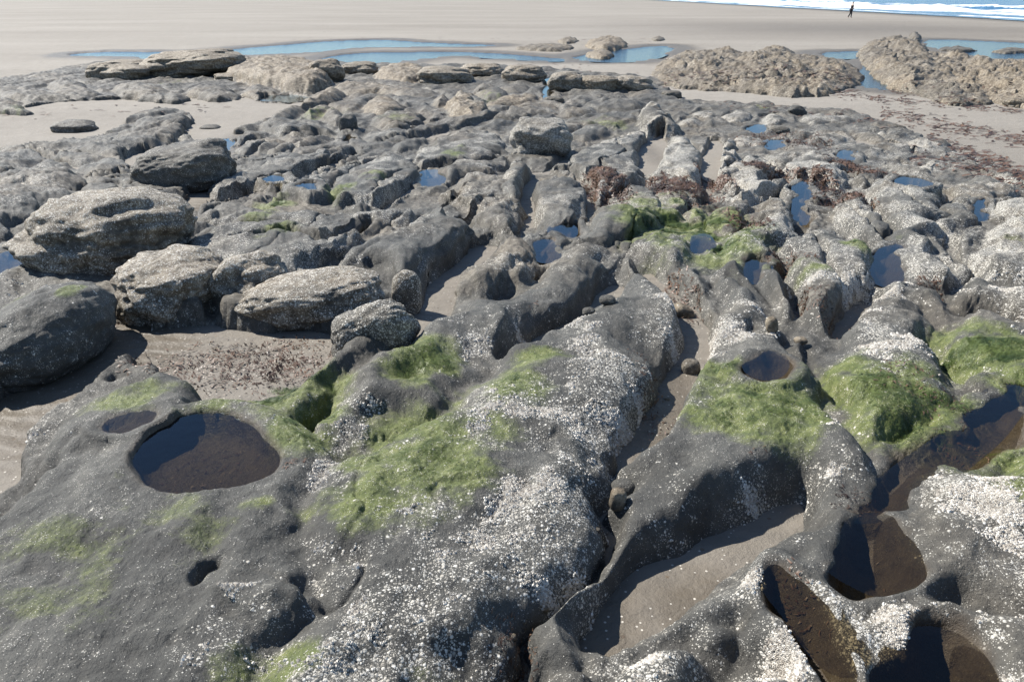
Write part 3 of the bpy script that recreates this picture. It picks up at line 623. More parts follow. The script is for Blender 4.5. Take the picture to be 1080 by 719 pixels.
def mix(t, f, a, b):
    n = N(t, 'ShaderNodeMix', data_type='RGBA')
    for s, v in ((n.inputs[0], f), (n.inputs[6], a), (n.inputs[7], b)):
        if isinstance(v, (int, float)): s.default_value = v
        elif isinstance(v, tuple): s.default_value = v + (1,) if len(v) == 3 else v
        else: L_(t, v, s)
    return n.outputs[2]
def noise(t, pos, scale, detail=5, rough=.55, dist=0.):
    n = N(t, 'ShaderNodeTexNoise', i_Scale=scale, i_Detail=detail, i_Roughness=rough, i_Distortion=dist); L_(t, pos, n.inputs['Vector']); return n.outputs['Fac']
def attr(t, nm): return N(t, 'ShaderNodeAttribute', attribute_name=nm).outputs['Fac']

def rock_material():
    m, t, o = mat('shore_rock')
    pos = N(t, 'ShaderNodeNewGeometry').outputs['Position']
    n1 = noise(t, pos, 2.2, 8, .62, .4); n2 = noise(t, pos, 18, 8, .65); n3 = noise(t, pos, 95, 6, .7); n4 = noise(t, pos, 320, 3, .6)
    s = math_(t, 'ADD', math_(t, 'MULTIPLY', n1, .55), math_(t, 'ADD', math_(t, 'MULTIPLY', n2, .25), math_(t, 'MULTIPLY', n3, .20)))
    base = ramp(t, s, [(.33, (.028, .028, .026)), (.46, (.061, .060, .055)), (.57, (.098, .096, .087)), (.71, (.165, .158, .140))])
    # brown-tan crust
    tanc = ramp(t, n2, [(.3, (.065, .050, .034)), (.5, (.175, .142, .100)), (.68, (.33, .285, .215))])
    tf = math_(t, 'MULTIPLY', attr(t, 'tan'), math_(t, 'ADD', math_(t, 'MULTIPLY', n1, 1.4), .55), True)
    col = mix(t, tf, base, tanc)
    # thin green-yellow film
    al = attr(t, 'algae')
    gf = math_(t, 'MULTIPLY', math_(t, 'SUBTRACT', math_(t, 'ADD', math_(t, 'MULTIPLY', al, 1.15), math_(t, 'ADD', math_(t, 'MULTIPLY', n3, .7), math_(t, 'MULTIPLY', n2, .5))), .98), 2.0, True)
    gcol = ramp(t, n2, [(.3, (.06, .085, .018)), (.5, (.118, .148, .030)), (.7, (.205, .225, .070))])
    col = mix(t, math_(t, 'MULTIPLY', math_(t, 'MULTIPLY', gf, .75), math_(t, 'ADD', .45, math_(t, 'MULTIPLY', n3, 1.0), True)), col, gcol)
    # barnacles as little cones
    bn = attr(t, 'barn')
    def barn(scale, lim, k):
        v = N(t, 'ShaderNodeTexVoronoi', i_Scale=scale); L_(t, pos, v.inputs['Vector'])
        sep = N(t, 'ShaderNodeSeparateColor'); L_(t, v.outputs['Color'], sep.inputs[0])
        on = math_(t, 'LESS_THAN', sep.outputs[0], math_(t, 'MULTIPLY', math_(t, 'SUBTRACT', math_(t, 'ADD', bn, math_(t, 'MULTIPLY', n2, 1.3)), .78), k, True))
        rad = math_(t, 'ADD', math_(t, 'MULTIPLY', sep.outputs[1], lim * .6), lim * .5)
        cone = math_(t, 'SUBTRACT', 1.0, math_(t, 'DIVIDE', v.outputs['Distance'], rad), True)
        shape = math_(t, 'MULTIPLY', math_(t, 'MULTIPLY', cone, 3.5, True), on)
        return shape, math_(t, 'MULTIPLY', math_(t, 'MINIMUM', cone, .6), on), sep.outputs[2]
    b1, h1, c1 = barn(78, .56, 1.0); b2, h2, c2 = barn(150, .58, .85)
    bcol = ramp(t, c1, [(0, (.30, .28, .24)), (.4, (.50, .475, .42)), (1, (.66, .64, .585))])
    # barnacle spat: tiny pale specks over almost everything, and dark pits
    v3 = N(t, 'ShaderNodeTexVoronoi', i_Scale=260.0); L_(t, pos, v3.inputs['Vector']); s3 = N(t, 'ShaderNodeSeparateColor'); L_(t, v3.outputs['Color'], s3.inputs[0])
    dens = math_(t, 'ADD', .02, math_(t, 'MULTIPLY', math_(t, 'SUBTRACT', math_(t, 'ADD', math_(t, 'MULTIPLY', n1, .6), math_(t, 'ADD', n2, math_(t, 'MULTIPLY', bn, .35))), .78, True), 1.1))
    b3 = math_(t, 'MULTIPLY', math_(t, 'LESS_THAN', v3.outputs['Distance'], .42), math_(t, 'LESS_THAN', s3.outputs[0], dens))
    pits = math_(t, 'MULTIPLY', math_(t, 'GREATER_THAN', s3.outputs[1], .86), math_(t, 'LESS_THAN', v3.outputs['Distance'], .5))
    col = mix(t, math_(t, 'MULTIPLY', pits, .6), col, (.022, .021, .020))
    bm = math_(t, 'MAXIMUM', math_(t, 'MULTIPLY', b3, .75), math_(t, 'MAXIMUM', b1, math_(t, 'MULTIPLY', b2, .9)))
    col = mix(t, bm, col, bcol)
    wet = attr(t, 'wet')
    col = mix(t, math_(t, 'MULTIPLY', wet, .8), col, mix(t, n2, (.030, .022, .016), (.115, .088, .060)))
    p = N(t, 'ShaderNodeBsdfPrincipled')
    L_(t, col, p.inputs['Base Color'])
    ro = math_(t, 'SUBTRACT', math_(t, 'ADD', .46, math_(t, 'MULTIPLY', n3, .32)), math_(t, 'MULTIPLY', wet, .3)); L_(t, ro, p.inputs['Roughness'])
    p.inputs['Specular IOR Level'].default_value = .28
    mp = N(t, 'ShaderNodeMapping', i_Scale=(1, .22, .8), i_Rotation=(0, 0, STRIKE)); L_(t, pos, mp.inputs[0]); n5 = noise(t, mp.outputs[0], 55, 5, .7)
    hsum = math_(t, 'ADD', math_(t, 'ADD', math_(t, 'MULTIPLY', n3, .011), math_(t, 'MULTIPLY', n5, .008)), math_(t, 'ADD', math_(t, 'MULTIPLY', n2, .020), math_(t, 'MULTIPLY', n4, .0035)))
    hsum = math_(t, 'ADD', hsum, math_(t, 'ADD', math_(t, 'MULTIPLY', h1, .008), math_(t, 'MULTIPLY', h2, .004)))
    b = N(t, 'ShaderNodeBump', i_Strength=.75, i_Distance=1.0); L_(t, hsum, b.inputs['Height']); L_(t, b.outputs[0], p.inputs['Normal'])
    L_(t, p.outputs[0], o.inputs[0]); return m
def sand_material():
    m, t, o = mat('beach_sand')
    pos = N(t, 'ShaderNodeNewGeometry').outputs['Position']
    mp = N(t, 'ShaderNodeMapping', i_Scale=(.35, 1.0, 1.0)); L_(t, pos, mp.inputs[0])
    n1 = noise(t, mp.outputs[0], .12, 6, .6); n2 = noise(t, pos, 2.5, 7, .65); n3 = noise(t, pos, 60, 6, .75)
    s = math_(t, 'ADD', math_(t, 'MULTIPLY', n1, .45), math_(t, 'ADD', math_(t, 'MULTIPLY', n2, .3), math_(t, 'MULTIPLY', n3, .25)))
    col = ramp(t, s, [(.32, (.170, .154, .132)), (.5, (.238, .219, .192)), (.66, (.302, .282, .250))])
    wet = attr(t, 'wet'); wf = math_(t, 'MULTIPLY', math_(t, 'SUBTRACT', math_(t, 'ADD', wet, math_(t, 'MULTIPLY', n2, .6)), .3), 1.5, True)
    col = mix(t, wf, col, mix(t, n2, (.085, .072, .055), (.15, .128, .10)))
    # shell grit and weed crumbs
    v = N(t, 'ShaderNodeTexVoronoi', i_Scale=26.0); L_(t, pos, v.inputs['Vector'])
    sep = N(t, 'ShaderNodeSeparateColor'); L_(t, v.outputs['Color'], sep.inputs[0])
    spk = math_(t, 'MULTIPLY', math_(t, 'LESS_THAN', v.outputs['Distance'], .22), math_(t, 'LESS_THAN', sep.outputs[0], .16))
    col = mix(t, math_(t, 'MULTIPLY', spk, .75), col, mix(t, sep.outputs[1], (.05, .035, .025), (.16, .12, .08)))
    p = N(t, 'ShaderNodeBsdfPrincipled'); L_(t, col, p.inputs['Base Color'])
    L_(t, math_(t, 'SUBTRACT', .9, math_(t, 'MULTIPLY', wf, .45)), p.inputs['Roughness'])
    p.inputs['Specular IOR Level'].default_value = .3
    rip = N(t, 'ShaderNodeTexWave', i_Scale=2.2, i_Distortion=7.0, i_Detail=3.0, wave_type='BANDS', bands_direction='Y'); L_(t, pos, rip.inputs['Vector'])
    hs = math_(t, 'ADD', math_(t, 'MULTIPLY', n2, .05), math_(t, 'ADD', math_(t, 'MULTIPLY', n3, .006), math_(t, 'MULTIPLY', rip.outputs['Fac'], .008)))
    v2 = N(t, 'ShaderNodeTexVoronoi', i_Scale=70.0); L_(t, pos, v2.inputs['Vector']); s2 = N(t, 'ShaderNodeSeparateColor'); L_(t, v2.outputs['Color'], s2.inputs[0])
    shell = math_(t, 'MULTIPLY', math_(t, 'LESS_THAN', v2.outputs['Distance'], .3), math_(t, 'LESS_THAN', s2.outputs[0], .06))
    col = mix(t, math_(t, 'MULTIPLY', shell, .8), col, (.55, .52, .46)); L_(t, col, p.inputs['Base Color'])
    b = N(t, 'ShaderNodeBump', i_Strength=.8, i_Distance=1.0); L_(t, hs, b.inputs['Height']); L_(t, b.outputs[0], p.inputs['Normal'])
    L_(t, p.outputs[0], o.inputs[0]); return m
def water_material(name, tint, ripple, rough, ior=1.33):
    m, t, o = mat(name)
    pos = N(t, 'ShaderNodeNewGeometry').outputs['Position']
    b = N(t, 'ShaderNodeBump', i_Strength=.25, i_Distance=ripple); L_(t, noise(t, pos, 14, 3, .5), b.inputs['Height'])
    g = N(t, 'ShaderNodeBsdfGlossy', i_Roughness=rough); g.inputs[0].default_value = (.70, .86, 1.0, 1); L_(t, b.outputs[0], g.inputs['Normal'])  # extra sky blue of the reflection is put into the gloss colour
    tr = N(t, 'ShaderNodeBsdfTransparent'); tr.inputs[0].default_value = tint + (1,)
    f = N(t, 'ShaderNodeFresnel', i_IOR=ior); L_(t, b.outputs[0], f.inputs['Normal'])
    mx = N(t, 'ShaderNodeMixShader'); L_(t, f.outputs[0], mx.inputs[0]); L_(t, tr.outputs[0], mx.inputs[1]); L_(t, g.outputs[0], mx.inputs[2])
    L_(t, mx.outputs[0], o.inputs[0]); return m
def sea_material():
    m, t, o = mat('sea_water')
    pos = N(t, 'ShaderNodeNewGeometry').outputs['Position']; fo = attr(t, 'foam')
    n1 = noise(t, pos, .9, 6, .65); n2 = noise(t, pos, .35, 5, .6)
    ff = math_(t, 'MULTIPLY', math_(t, 'SUBTRACT', math_(t, 'ADD', fo, math_(t, 'MULTIPLY', n1, .8)), .62), 4.0, True)
    col = mix(t, ff, mix(t, n2, (.02, .09, .19), (.06, .19, .33)), (.78, .80, .80))
    p = N(t, 'ShaderNodeBsdfPrincipled'); L_(t, col, p.inputs['Base Color']); L_(t, math_(t, 'ADD', .18, math_(t, 'MULTIPLY', ff, .6)), p.inputs['Roughness'])
    b = N(t, 'ShaderNodeBump', i_Strength=.6, i_Distance=.6); L_(t, n1, b.inputs['Height']); L_(t, b.outputs[0], p.inputs['Normal'])
    L_(t, p.outputs[0], o.inputs[0]); return m
def simple(name, stops, scale=8, rough=.7, spec=.3, bump=.01, sss=0):
    m, t, o = mat(name)
    pos = N(t, 'ShaderNodeNewGeometry').outputs['Position']
    n1 = noise(t, pos, scale, 5, .65); p = N(t, 'ShaderNodeBsdfPrincipled', i_Roughness=rough)
    L_(t, ramp(t, n1, stops), p.inputs['Base Color']); p.inputs['Specular IOR Level'].default_value = spec
    if bump:
        b = N(t, 'ShaderNodeBump', i_Strength=.6, i_Distance=bump); L_(t, n1, b.inputs['Height']); L_(t, b.outputs[0], p.inputs['Normal'])
    L_(t, p.outputs[0], o.inputs[0]); return m
def tinted(name, lo, hi, rough, transl=0.0):
    m, t, o = mat(name); p = N(t, 'ShaderNodeBsdfPrincipled', i_Roughness=rough)
    L_(t, mix(t, attr(t, 'shade'), lo, hi), p.inputs['Base Color']); p.inputs['Specular IOR Level'].default_value = .4
    L_(t, p.outputs[0], o.inputs[0]); return m
M_ROCK = rock_material(); M_SAND = sand_material()
M_POOL = water_material('pool_water', (.58, .53, .42), .004, .03); M_CHAN = water_material('channel_water', (.25, .34, .42), .06, .10, 1.5)
M_SEA = sea_material()
M_ALGAE = tinted('green_weed', (.016, .036, .008), (.095, .125, .028), .5)
M_RED = tinted('red_brown_weed', (.024, .014, .010), (.15, .088, .058), .5)
M_BARN = tinted('barnacle_shell', (.30, .27, .23), (.68, .655, .60), .7)

# ------------------------------------------------------------------ mesh helpers
def link(o, label=None, cat=None, group=None, kind=None, parent=None):
    COL.objects.link(o)
    if label: o['label'] = label
    if cat: o['category'] = cat
    if group: o['group'] = group
    if kind: o['kind'] = kind
    if parent: o.parent = parent
    return o
def mesh_np(name, V, F, attrs=None, normals=None, material=None, smooth=True, loc=None):
    me = bpy.data.meshes.new(name); V = np.asarray(V, np.float32); F = np.asarray(F, np.int32)
    if loc is None:
        loc = (float(V[:, 0].mean()), float(V[:, 1].mean()), float(V[:, 2].min()))
    V = V - np.array(loc, np.float32)
    nf, k = F.shape
    me.vertices.add(len(V)); me.vertices.foreach_set('co', V.ravel())
    me.loops.add(nf * k); me.loops.foreach_set('vertex_index', F.ravel())
    me.polygons.add(nf); me.polygons.foreach_set('loop_start', np.arange(0, nf * k, k, dtype=np.int32))
    me.polygons.foreach_set('use_smooth', np.full(nf, smooth, bool))
    me.update(calc_edges=True)
    for a, v in (attrs or {}).items():
        at = me.attributes.new(a, 'FLOAT', 'POINT'); at.data.foreach_set('value', np.asarray(v, np.float32).ravel())
    if normals is not None: me.normals_split_custom_set_from_vertices(np.asarray(normals, np.float32).tolist())
    if material: me.materials.append(material)
    o = bpy.data.objects.new(name, me); o.location = loc; return o
IDX = np.arange(NR * NC).reshape(NR, NC)
CELLS = np.stack([IDX[:-1, :-1], IDX[:-1, 1:], IDX[1:, 1:], IDX[1:, :-1]], -1).reshape(-1, 4)
CO = OWN[:-1, :-1]
for c in (OWN[:-1, 1:], OWN[1:, 1:], OWN[1:, :-1]): CO = np.maximum(CO, c)
CO = CO.ravel()
ATT = dict(barn=BARNF.ravel(), algae=GREENF.ravel(), tan=TANF.ravel(), wet=WETF.ravel())
PF = Pv.reshape(-1, 3); NF = NRM.reshape(-1, 3)
def sheet_object(name, cells, skirt=.12):
    u, inv = np.unique(cells, return_inverse=True); F = inv.reshape(-1, 4); V = PF[u]; Nn = NF[u]
    A = {k: v[u] for k, v in ATT.items()}
    # close the rim downwards so that the rock is a body with flanks
    e = np.concatenate([F[:, [0, 1]], F[:, [1, 2]], F[:, [2, 3]], F[:, [3, 0]]])
    key = np.minimum(e[:, 0], e[:, 1]).astype(np.int64) * len(V) + np.maximum(e[:, 0], e[:, 1])
    _, first, cnt = np.unique(key, return_index=True, return_counts=True)
    be = e[first[cnt == 1]]
    if skirt and len(be):
        rim, ri = np.unique(be, return_inverse=True); ri = ri.reshape(-1, 2)
        nv = len(V); Vr = V[rim].copy(); Vr[:, 2] -= skirt
        V = np.concatenate([V, Vr]); Nn = np.concatenate([Nn, Nn[rim]])
        A = {k: np.concatenate([v, v[rim]]) for k, v in A.items()}
        F = np.concatenate([F, np.stack([be[:, 1], be[:, 0], nv + ri[:, 0], nv + ri[:, 1]], -1)])
    return mesh_np(name, V, F, A, Nn, M_ROCK)

# ------------------------------------------------------------------ setting: sand, bedrock, water, sea
def sand_sheet():
    py = np.concatenate([np.arange(-4.5, 60, .6), np.arange(60, 960, 2.2)]); yy = []
    for q in py:
        z = .3
        dyy = CP + (359.5 - q) / 840 * SP; dzz = -SP + (359.5 - q) / 840 * CP
        for _ in range(14):
            y_ = dyy * (z - HC) / dzz; z = float(zbase(y_))
        yy.append(y_)
    yy = np.array([-60, -10, -2] + yy[::-1] + [1200.])
    uu = np.concatenate([[-8, -4, -2, -1.4], np.arange(-.95, .95, 2.6 / 840), [1.4, 2, 4, 8]])
    Y, U = np.meshgrid(yy, uu, indexing='ij'); X = U * (np.abs(Y) * CP + 1.9 * SP)
    Zs = sand_z(X, Y); wet = np.zeros(X.shape)
    for fw in FARWATER:
        pp = smooth_poly(fw, 2); q = [on_z(px, py_, 0.0) for px, py_ in pp]
        bb, d = carve(Zs, X + .5 * fbm(X * .4, Y * .4, 3, 3), Y + .8 * fbm(X * .4, Y * .4, 8, 3), q, -.03, .10, .5)
        if bb is not None:
            wet[bb] = np.maximum(wet[bb], ss(-2.2, 0, d))
    for name, q, L, bw in POOLW:
        bb, d = carve(Zs, X, Y, q, L, .08, bw)
        if bb is not None: wet[bb] = np.maximum(wet[bb], .8 * ss(-.15, .0, d))
    wet = np.maximum(wet, .75 * ss(44, 52, X) * ss(40, 70, Y))
    wet = np.maximum(wet, .34 * (1 - ss(8, 22, Y)))
    for cx, cy, rx, ry, s, H in [(90,390,75,70,1.2,0),(180,235,45,30,1,0),(240,155,30,18,.9,0),(690,165,20,25,.5,0),(740,620,80,50,.75,0),(600,620,90,110,.9,0),(700,420,60,80,.9,0),(900,30,220,8,.45,0)]:  # damp spots; along the long crevice they also paint in its shade
        a = blob_world(cx, cy, rx, ry, s, H); q = ((X - a[0]) / a[2]) ** 2 + ((Y - a[1]) / a[3]) ** 2
        wet = np.maximum(wet, s * np.exp(-.7 * q))
    n = X.shape; I = np.arange(n[0] * n[1]).reshape(n)
    F = np.stack([I[:-1, :-1], I[:-1, 1:], I[1:, 1:], I[1:, :-1]], -1).reshape(-1, 4)
    o = mesh_np('sand', np.stack([X, Y, Zs], -1).reshape(-1, 3), F, dict(wet=wet), None, M_SAND, loc=(0, 0, 0))
    link(o, 'pale beach sand reaching from the rock ledge to the surf', None, None, 'structure')
sand_sheet()
Zsand = sand_z(GX, GY)
vis = (Z > Zsand - .12).ravel()
keep = vis[CELLS].any(1) & (CO < 0)
o = sheet_object('bedrock', CELLS[keep], .05); link(o, 'dark bedrock floor in the gaps between the ridges', None, None, 'structure')

def water_sheet(name, q, L, grow, material, label):
    P = np.array(q); c = P.mean(0); n = len(P)
    a = 0.5 * np.sum(P[:, 0] * np.roll(P[:, 1], -1) - np.roll(P[:, 0], -1) * P[:, 1])
    if a < 0: P = P[::-1]
    t = np.roll(P, -1, 0) - np.roll(P, 1, 0); nn = np.stack([t[:, 1], -t[:, 0]], -1); nn /= np.linalg.norm(nn, axis=1, keepdims=True) + 1e-9
    P = P + nn * grow
    bm = bmesh.new(); vs = [bm.verts.new((x - c[0], y - c[1], 0)) for x, y in P]; bm.faces.new(vs)
    bmesh.ops.triangulate(bm, faces=bm.faces[:])
    me = bpy.data.meshes.new(name); bm.to_mesh(me); bm.free(); me.materials.append(material)
    o = bpy.data.objects.new(name, me); o.location = (c[0], c[1], L); link(o, label, None, None, 'structure')
for name, q, L, bw in POOLW:
    water_sheet(name, q, L, .045, M_POOL, 'still clear sea water lying in a hollow of the rock')
for fw in FARWATER:
    q = [on_z(px, py, 0.0) for px, py in smooth_poly(fw, 2)]
    water_sheet('channel_water', q, -.035, .15, M_CHAN, 'shallow sky-blue water in a channel across the sand')

def sea():
    s = np.concatenate([np.arange(-4, 60, .5), np.arange(60, 140, 2.), np.arange(140, 700, 20.)]); yy = np.concatenate([np.arange(30, 320, 1.2), np.arange(320, 1200, 12.)])
    Y, S = np.meshgrid(yy, s, indexing='ij')
    sh = 54 + 1.6 * fbm(Y * .05, Y * 0 + 3, 7, 3) + .9 * fbm(Y * .3, Y * 0 + 1, 9, 3)
    X = sh + S
    nn = fbm(X * .12, Y * .05, 13, 4); n2 = fbm(X * .4, Y * .25, 15, 4)
    foam = np.zeros(X.shape); hz = -.05 - .02 * np.clip(X - 50, 0, 4) + .10
    for c, wd, am, ft in [(1.0, 1.2, .05, .75), (9, 3.5, .42, 1.0), (18, 3.2, .55, .95), (31, 2.0, .5, .5)]:
        cc = c + 2.0 * fbm(Y * .03, Y * 0 + c, 19, 3)
        g = np.exp(-((S - cc) / wd) ** 2) * np.clip(.75 + .9 * fbm(Y * .06, Y * 0 + c * 3, 23, 3), .0, 1.2)
        foam = np.maximum(foam, ft * g); hz = hz + am * g * (1 + .4 * n2)
    foam = foam + .35 * ss(2, 7, S) * (1 - ss(18, 26, S)) * (.6 + nn)
    hz = hz + .10 * ss(6, 20, S) * n2
    n = X.shape; I = np.arange(n[0] * n[1]).reshape(n)
    F = np.stack([I[:-1, :-1], I[:-1, 1:], I[1:, 1:], I[1:, :-1]], -1).reshape(-1, 4)
    o = mesh_np('sea', np.stack([X, Y, hz], -1).reshape(-1, 3), F, dict(foam=foam), None, M_SEA, loc=(0, 0, 0))
    link(o, 'blue sea with white breakers along the beach', None, None, 'structure')
sea()

# ------------------------------------------------------------------ the rocks as objects
for i, r in enumerate(ROCKS):
    c = CELLS[CO == i]
    if len(c) < 6: print('HIDDEN ROCK', i, r['label'], len(c)); continue
    o = sheet_object(r['name'], c, .14)
    link(o, r['label'], r['cat'], r['group'])

# ------------------------------------------------------------------ loose stones
def z_at(x, y, arr=None):
    arr = Z if arr is None else arr
    x = np.asarray(x, float); y = np.asarray(y, float)
    fi = np.interp(y, ys, np.arange(NR)); fj = (x / (y * CP + 1.65 * SP) - us[0]) / (us[1] - us[0])
    fi = np.clip(fi, 0, NR - 1.001); fj = np.clip(fj, 0, NC - 1.001); i0 = fi.astype(int); j0 = fj.astype(int); a = fi - i0; b = fj - j0
    return arr[i0, j0] * (1 - a) * (1 - b) + arr[i0 + 1, j0] * a * (1 - b) + arr[i0, j0 + 1] * (1 - a) * b + arr[i0 + 1, j0 + 1] * a * b
def stone(name, label, px, py, wpx, hpx, H0, lean=0., deep=1.0, barn=.3, tan=.1, rough=.10, seed=0, flat=2.4, group='loose stones lying in the gaps', cat='stone'):
    # px,py: middle of the stone in the photo; it rests at height H0 above the floor datum
    x, y = ground(px, py + hpx * .42, H0); s = pxm(y, .8)
    a = wpx / s / 2; c = hpx / s / 2 * 1.05; b = max(a, .6 * c) * deep
    bm = bmesh.new(); bmesh.ops.create_icosphere(bm, subdivisions=6 if wpx > 60 else 5 if wpx > 24 else 4, radius=1)
    V = np.array([v.co[:] for v in bm.verts]); bm.faces.ensure_lookup_table(); F = np.array([[v.index for v in f.verts] for f in bm.faces]); bm.free()
    V = np.sign(V) * np.abs(V) ** (2 / flat); 
    k = fbm(V[:, 0] * 1.1 + seed * 7, V[:, 1] * 1.1 + V[:, 2] * 1.7, seed, 4, .5) + fbm(V[:, 2] * 1.3 + 5, V[:, 0] * 1.3 - V[:, 1], seed + 3, 4, .5)
    k2 = fbm(V[:, 0] * 4 + V[:, 2] * 3.1 + seed, V[:, 1] * 4 - V[:, 2] * 2.7, seed + 9, 4, .6)
    V = V * (1 + rough * (k + .38 * k2)[:, None]); n1 = V / np.linalg.norm(V, axis=1, keepdims=True)
    V = V * np.array([a, b, c]); ca, sa = math.cos(lean), math.sin(lean)
    V = np.stack([V[:, 0] * ca + V[:, 2] * sa, V[:, 1], -V[:, 0] * sa + V[:, 2] * ca], -1)
    zc = float(z_at(x, y + b * .5)); zc = max(min(zc, float(zbase(y)) + H0), float(zbase(y)) - .09)
    V = V + np.array([x, y + b * .7, zc + c * .80])
    bb = np.clip(barn * (1 + .8 * k + .8 * k2), 0, 1.2)
    o = mesh_np(name, V, F, dict(barn=bb, algae=blobs(GREEN_W, V[:, 0], V[:, 1]) * np.clip(n1[:, 2] + .1, 0, 1) * np.clip(1 + 1.4 * k2, 0, 1.5), tan=np.clip(tan * (1 + 1.2 * k2 + .5 * n1[:, 2]), 0, 1), wet=bb * 0), None, M_ROCK)
    link(o, label, cat, group)
stone('boulder', 'upright oval boulder, speckled pale, standing in the black cleft left of centre', 429, 305, 32, 48, -.02, 0., .8, .55, .35, .08, 1, 2.3, cat='boulder')
stone('boulder', 'squat rough grey boulder resting against the algae-topped ridge, below the upright oval one', 393, 358, 90, 60, -.05, -.30, .55, .55, .12, .14, 2, 2.9, cat='boulder')
for a_ in STONES: stone(*a_)
LG = 'ridges and blocks of the rock ledge'
stone('rock_block', 'overhanging rough block with a brown pitted face, left end of the big undercut block row', 173, 317, 106, 62, -.09, .04, 1.15, .5, .6, .20, 21, 3.2, LG, 'rock')
stone('rock_block', 'second rounded block with a brown pitted face, next to the overhanging left end block', 254, 310, 76, 58, -.09, 0, 1.2, .5, .5, .17, 22, 2.8, LG, 'rock')
stone('rock_block', 'long pale-crusted block above the brown seaweed litter, left of the upright boulder', 322, 328, 152, 52, -.09, -.11, .6, .5, .45, .16, 23, 3.0, LG, 'rock')
stone('boulder', 'large rough boulder with a tan crest on the left, speckled grey below', 94, 270, 186, 88, -.10, .03, .95, .5, .45, .24, 24, 2.2, LG, 'rock')
stone('rock_hump', 'dark smooth whale-backed rock at the left edge with a bright green spot on top', 22, 376, 108, 88, -.09, .0, 2.0, .12, 0, .12, 33, 2.1, LG, 'rock')
stone('boulder', 'dark wedge-shaped block with a shaded right face behind the tan-crested boulder', 184, 185, 98, 50, -.04, -.16, .95, .2, .1, .12, 25, 3.2, LG, 'rock')
stone('boulder', 'squarish block with a pale top and black shaded front, right of the middle pool', 570, 151, 62, 42, .0, .05, 1.1, .8, .2, .14, 26, 3.2, LG, 'rock')
stone('boulder', 'small dark boulder sitting alone on the left sand', 72, 133, 44, 15, -.01, 0, .9, .2, .1, .14, 27, 2.5, LG, 'rock')
stone('boulder', 'tiny dark stone on the sand right of the blunt ridge end', 220, 133, 22, 8, -.01, 0, .9, .1, .1, .1, 28, 2.5, LG, 'rock')
stone('cobble', 'smooth dark cobble jammed in the crevice, just above the tan cobble', 661, 482, 30, 25, .10, 0, .9, .02, 0, .05, 3)
stone('cobble', 'small tan block-shaped cobble jammed in the crevice', 653, 508, 17, 25, .10, .1, .9, .05, .8, .06, 4, 3.2)
stone('cobble', 'pale grey rounded cobble in the head of the crevice', 733, 353, 20, 20, .12, 0, .9, .05, .25, .05, 5)
stone('cobble', 'flat tan stone leaning in the crevice head above the pale grey cobble', 724, 300, 24, 17, .12, .5, .8, .1, .75, .08, 6, 2.8)
stone('cobble', 'cream pebble wedged in the slot right of the dark ridge head', 817, 324, 13, 18, .2, -.2, .9, .05, .9, .06, 7)
stone('cobble', 'little grey stone on the ledge rim left of the crevice head', 622, 312, 14, 9, .22, 0, .9, .1, .05, .06, 8)
stone('cobble', 'grey flat stone beside the little one on the ledge rim', 642, 303, 18, 9, .25, 0, .9, .1, .05, .06, 9)
stone('cobble', 'white shell-like pebble at the foot of the far dark rocks', 148, 105, 7, 4, .0, 0, .9, .1, 1.0, .06, 10)
for q_, (px_, py_, w_) in enumerate([(540,672,9),(552,655,7),(528,700,10),(575,640,8),(596,606,7),(611,600,9),(560,690,8),(630,560,7),(640,543,9),(536,712,7),(676,455,8),(690,432,7),(705,405,8),(583,622,6)]):
    stone('pebble', 'small rounded pebble on the dark floor of the long crevice', px_, py_, w_, w_ * .75, .01, 0, 1, .05, .2 + .5 * (q_ % 3 == 0), .08, 40 + q_, 2.3, 'pebbles along the crevice floor', 'pebble')
for q_, (px_, py_, w_) in enumerate([(205,372,7),(228,366,9),(262,371,6),(291,381,8),(185,384,7),(312,365,7),(244,388,6),(300,362,6)]):
    stone('pebble', 'small pebble lying on the weed-strewn sand below the undercut blocks', px_, py_, w_, w_ * .7, -.06, 0, 1, .05, .4 * (q_ % 2), .08, 60 + q_, 2.3, 'pebbles on the weedy sand', 'pebble')
stone('cobble', 'flat yellowish stone at the bottom of the slot beside the cream pebble', 850, 333, 14, 7, .2, 0, .9, .1, .8, .06, 11)

# ------------------------------------------------------------------ barnacles, weed and wrack (ground cover: stuff)
def sample(field, n, ymax, ymin=.9, thr=0.0):
    area = np.abs(np.gradient(GX, axis=1) * np.gradient(GY, axis=0)); slope = 1 / np.clip(NRM[..., 2], .25, 1)
    wgt = (np.clip(field - thr, 0, None) * area * slope * (GY < ymax) * (GY > ymin) * (np.abs(GU) < .80)).ravel()
    c = np.cumsum(wgt); j = np.searchsorted(c, rng.random(n) * c[-1]); i0, j0 = np.divmod(j, NC)
    i0 = np.clip(i0, 0, NR - 2); j0 = np.clip(j0, 0, NC - 2)
    a = rng.random(n); b = rng.random(n)
    a = a[:, None]; b = b[:, None]
    p = (Pv[i0, j0] * (1 - b) + Pv[i0, j0 + 1] * b) * (1 - a) + (Pv[i0 + 1, j0] * (1 - b) + Pv[i0 + 1, j0 + 1] * b) * a
    return p[:, 0], p[:, 1], p[:, 2], NF.reshape(NR, NC, 3)[i0, j0]
def frame(nv):
    t = np.cross(nv, np.array([0.3, 1, .1])); t /= np.linalg.norm(t, axis=1, keepdims=True); return t, np.cross(nv, t)
RED_W.append(blob_world(215, 482, 55, 26, .4, .2)); RED_W += [blob_world(*b_) for b_ in [(845,650,26,40,.42,.12),(925,585,28,24,.5,.1),(985,720,40,22,.4,.1),(1000,480,50,30,.35,.1),(905,535,26,8,1.0,.2)]]; REDF = blobs(RED_W, GX, GY)
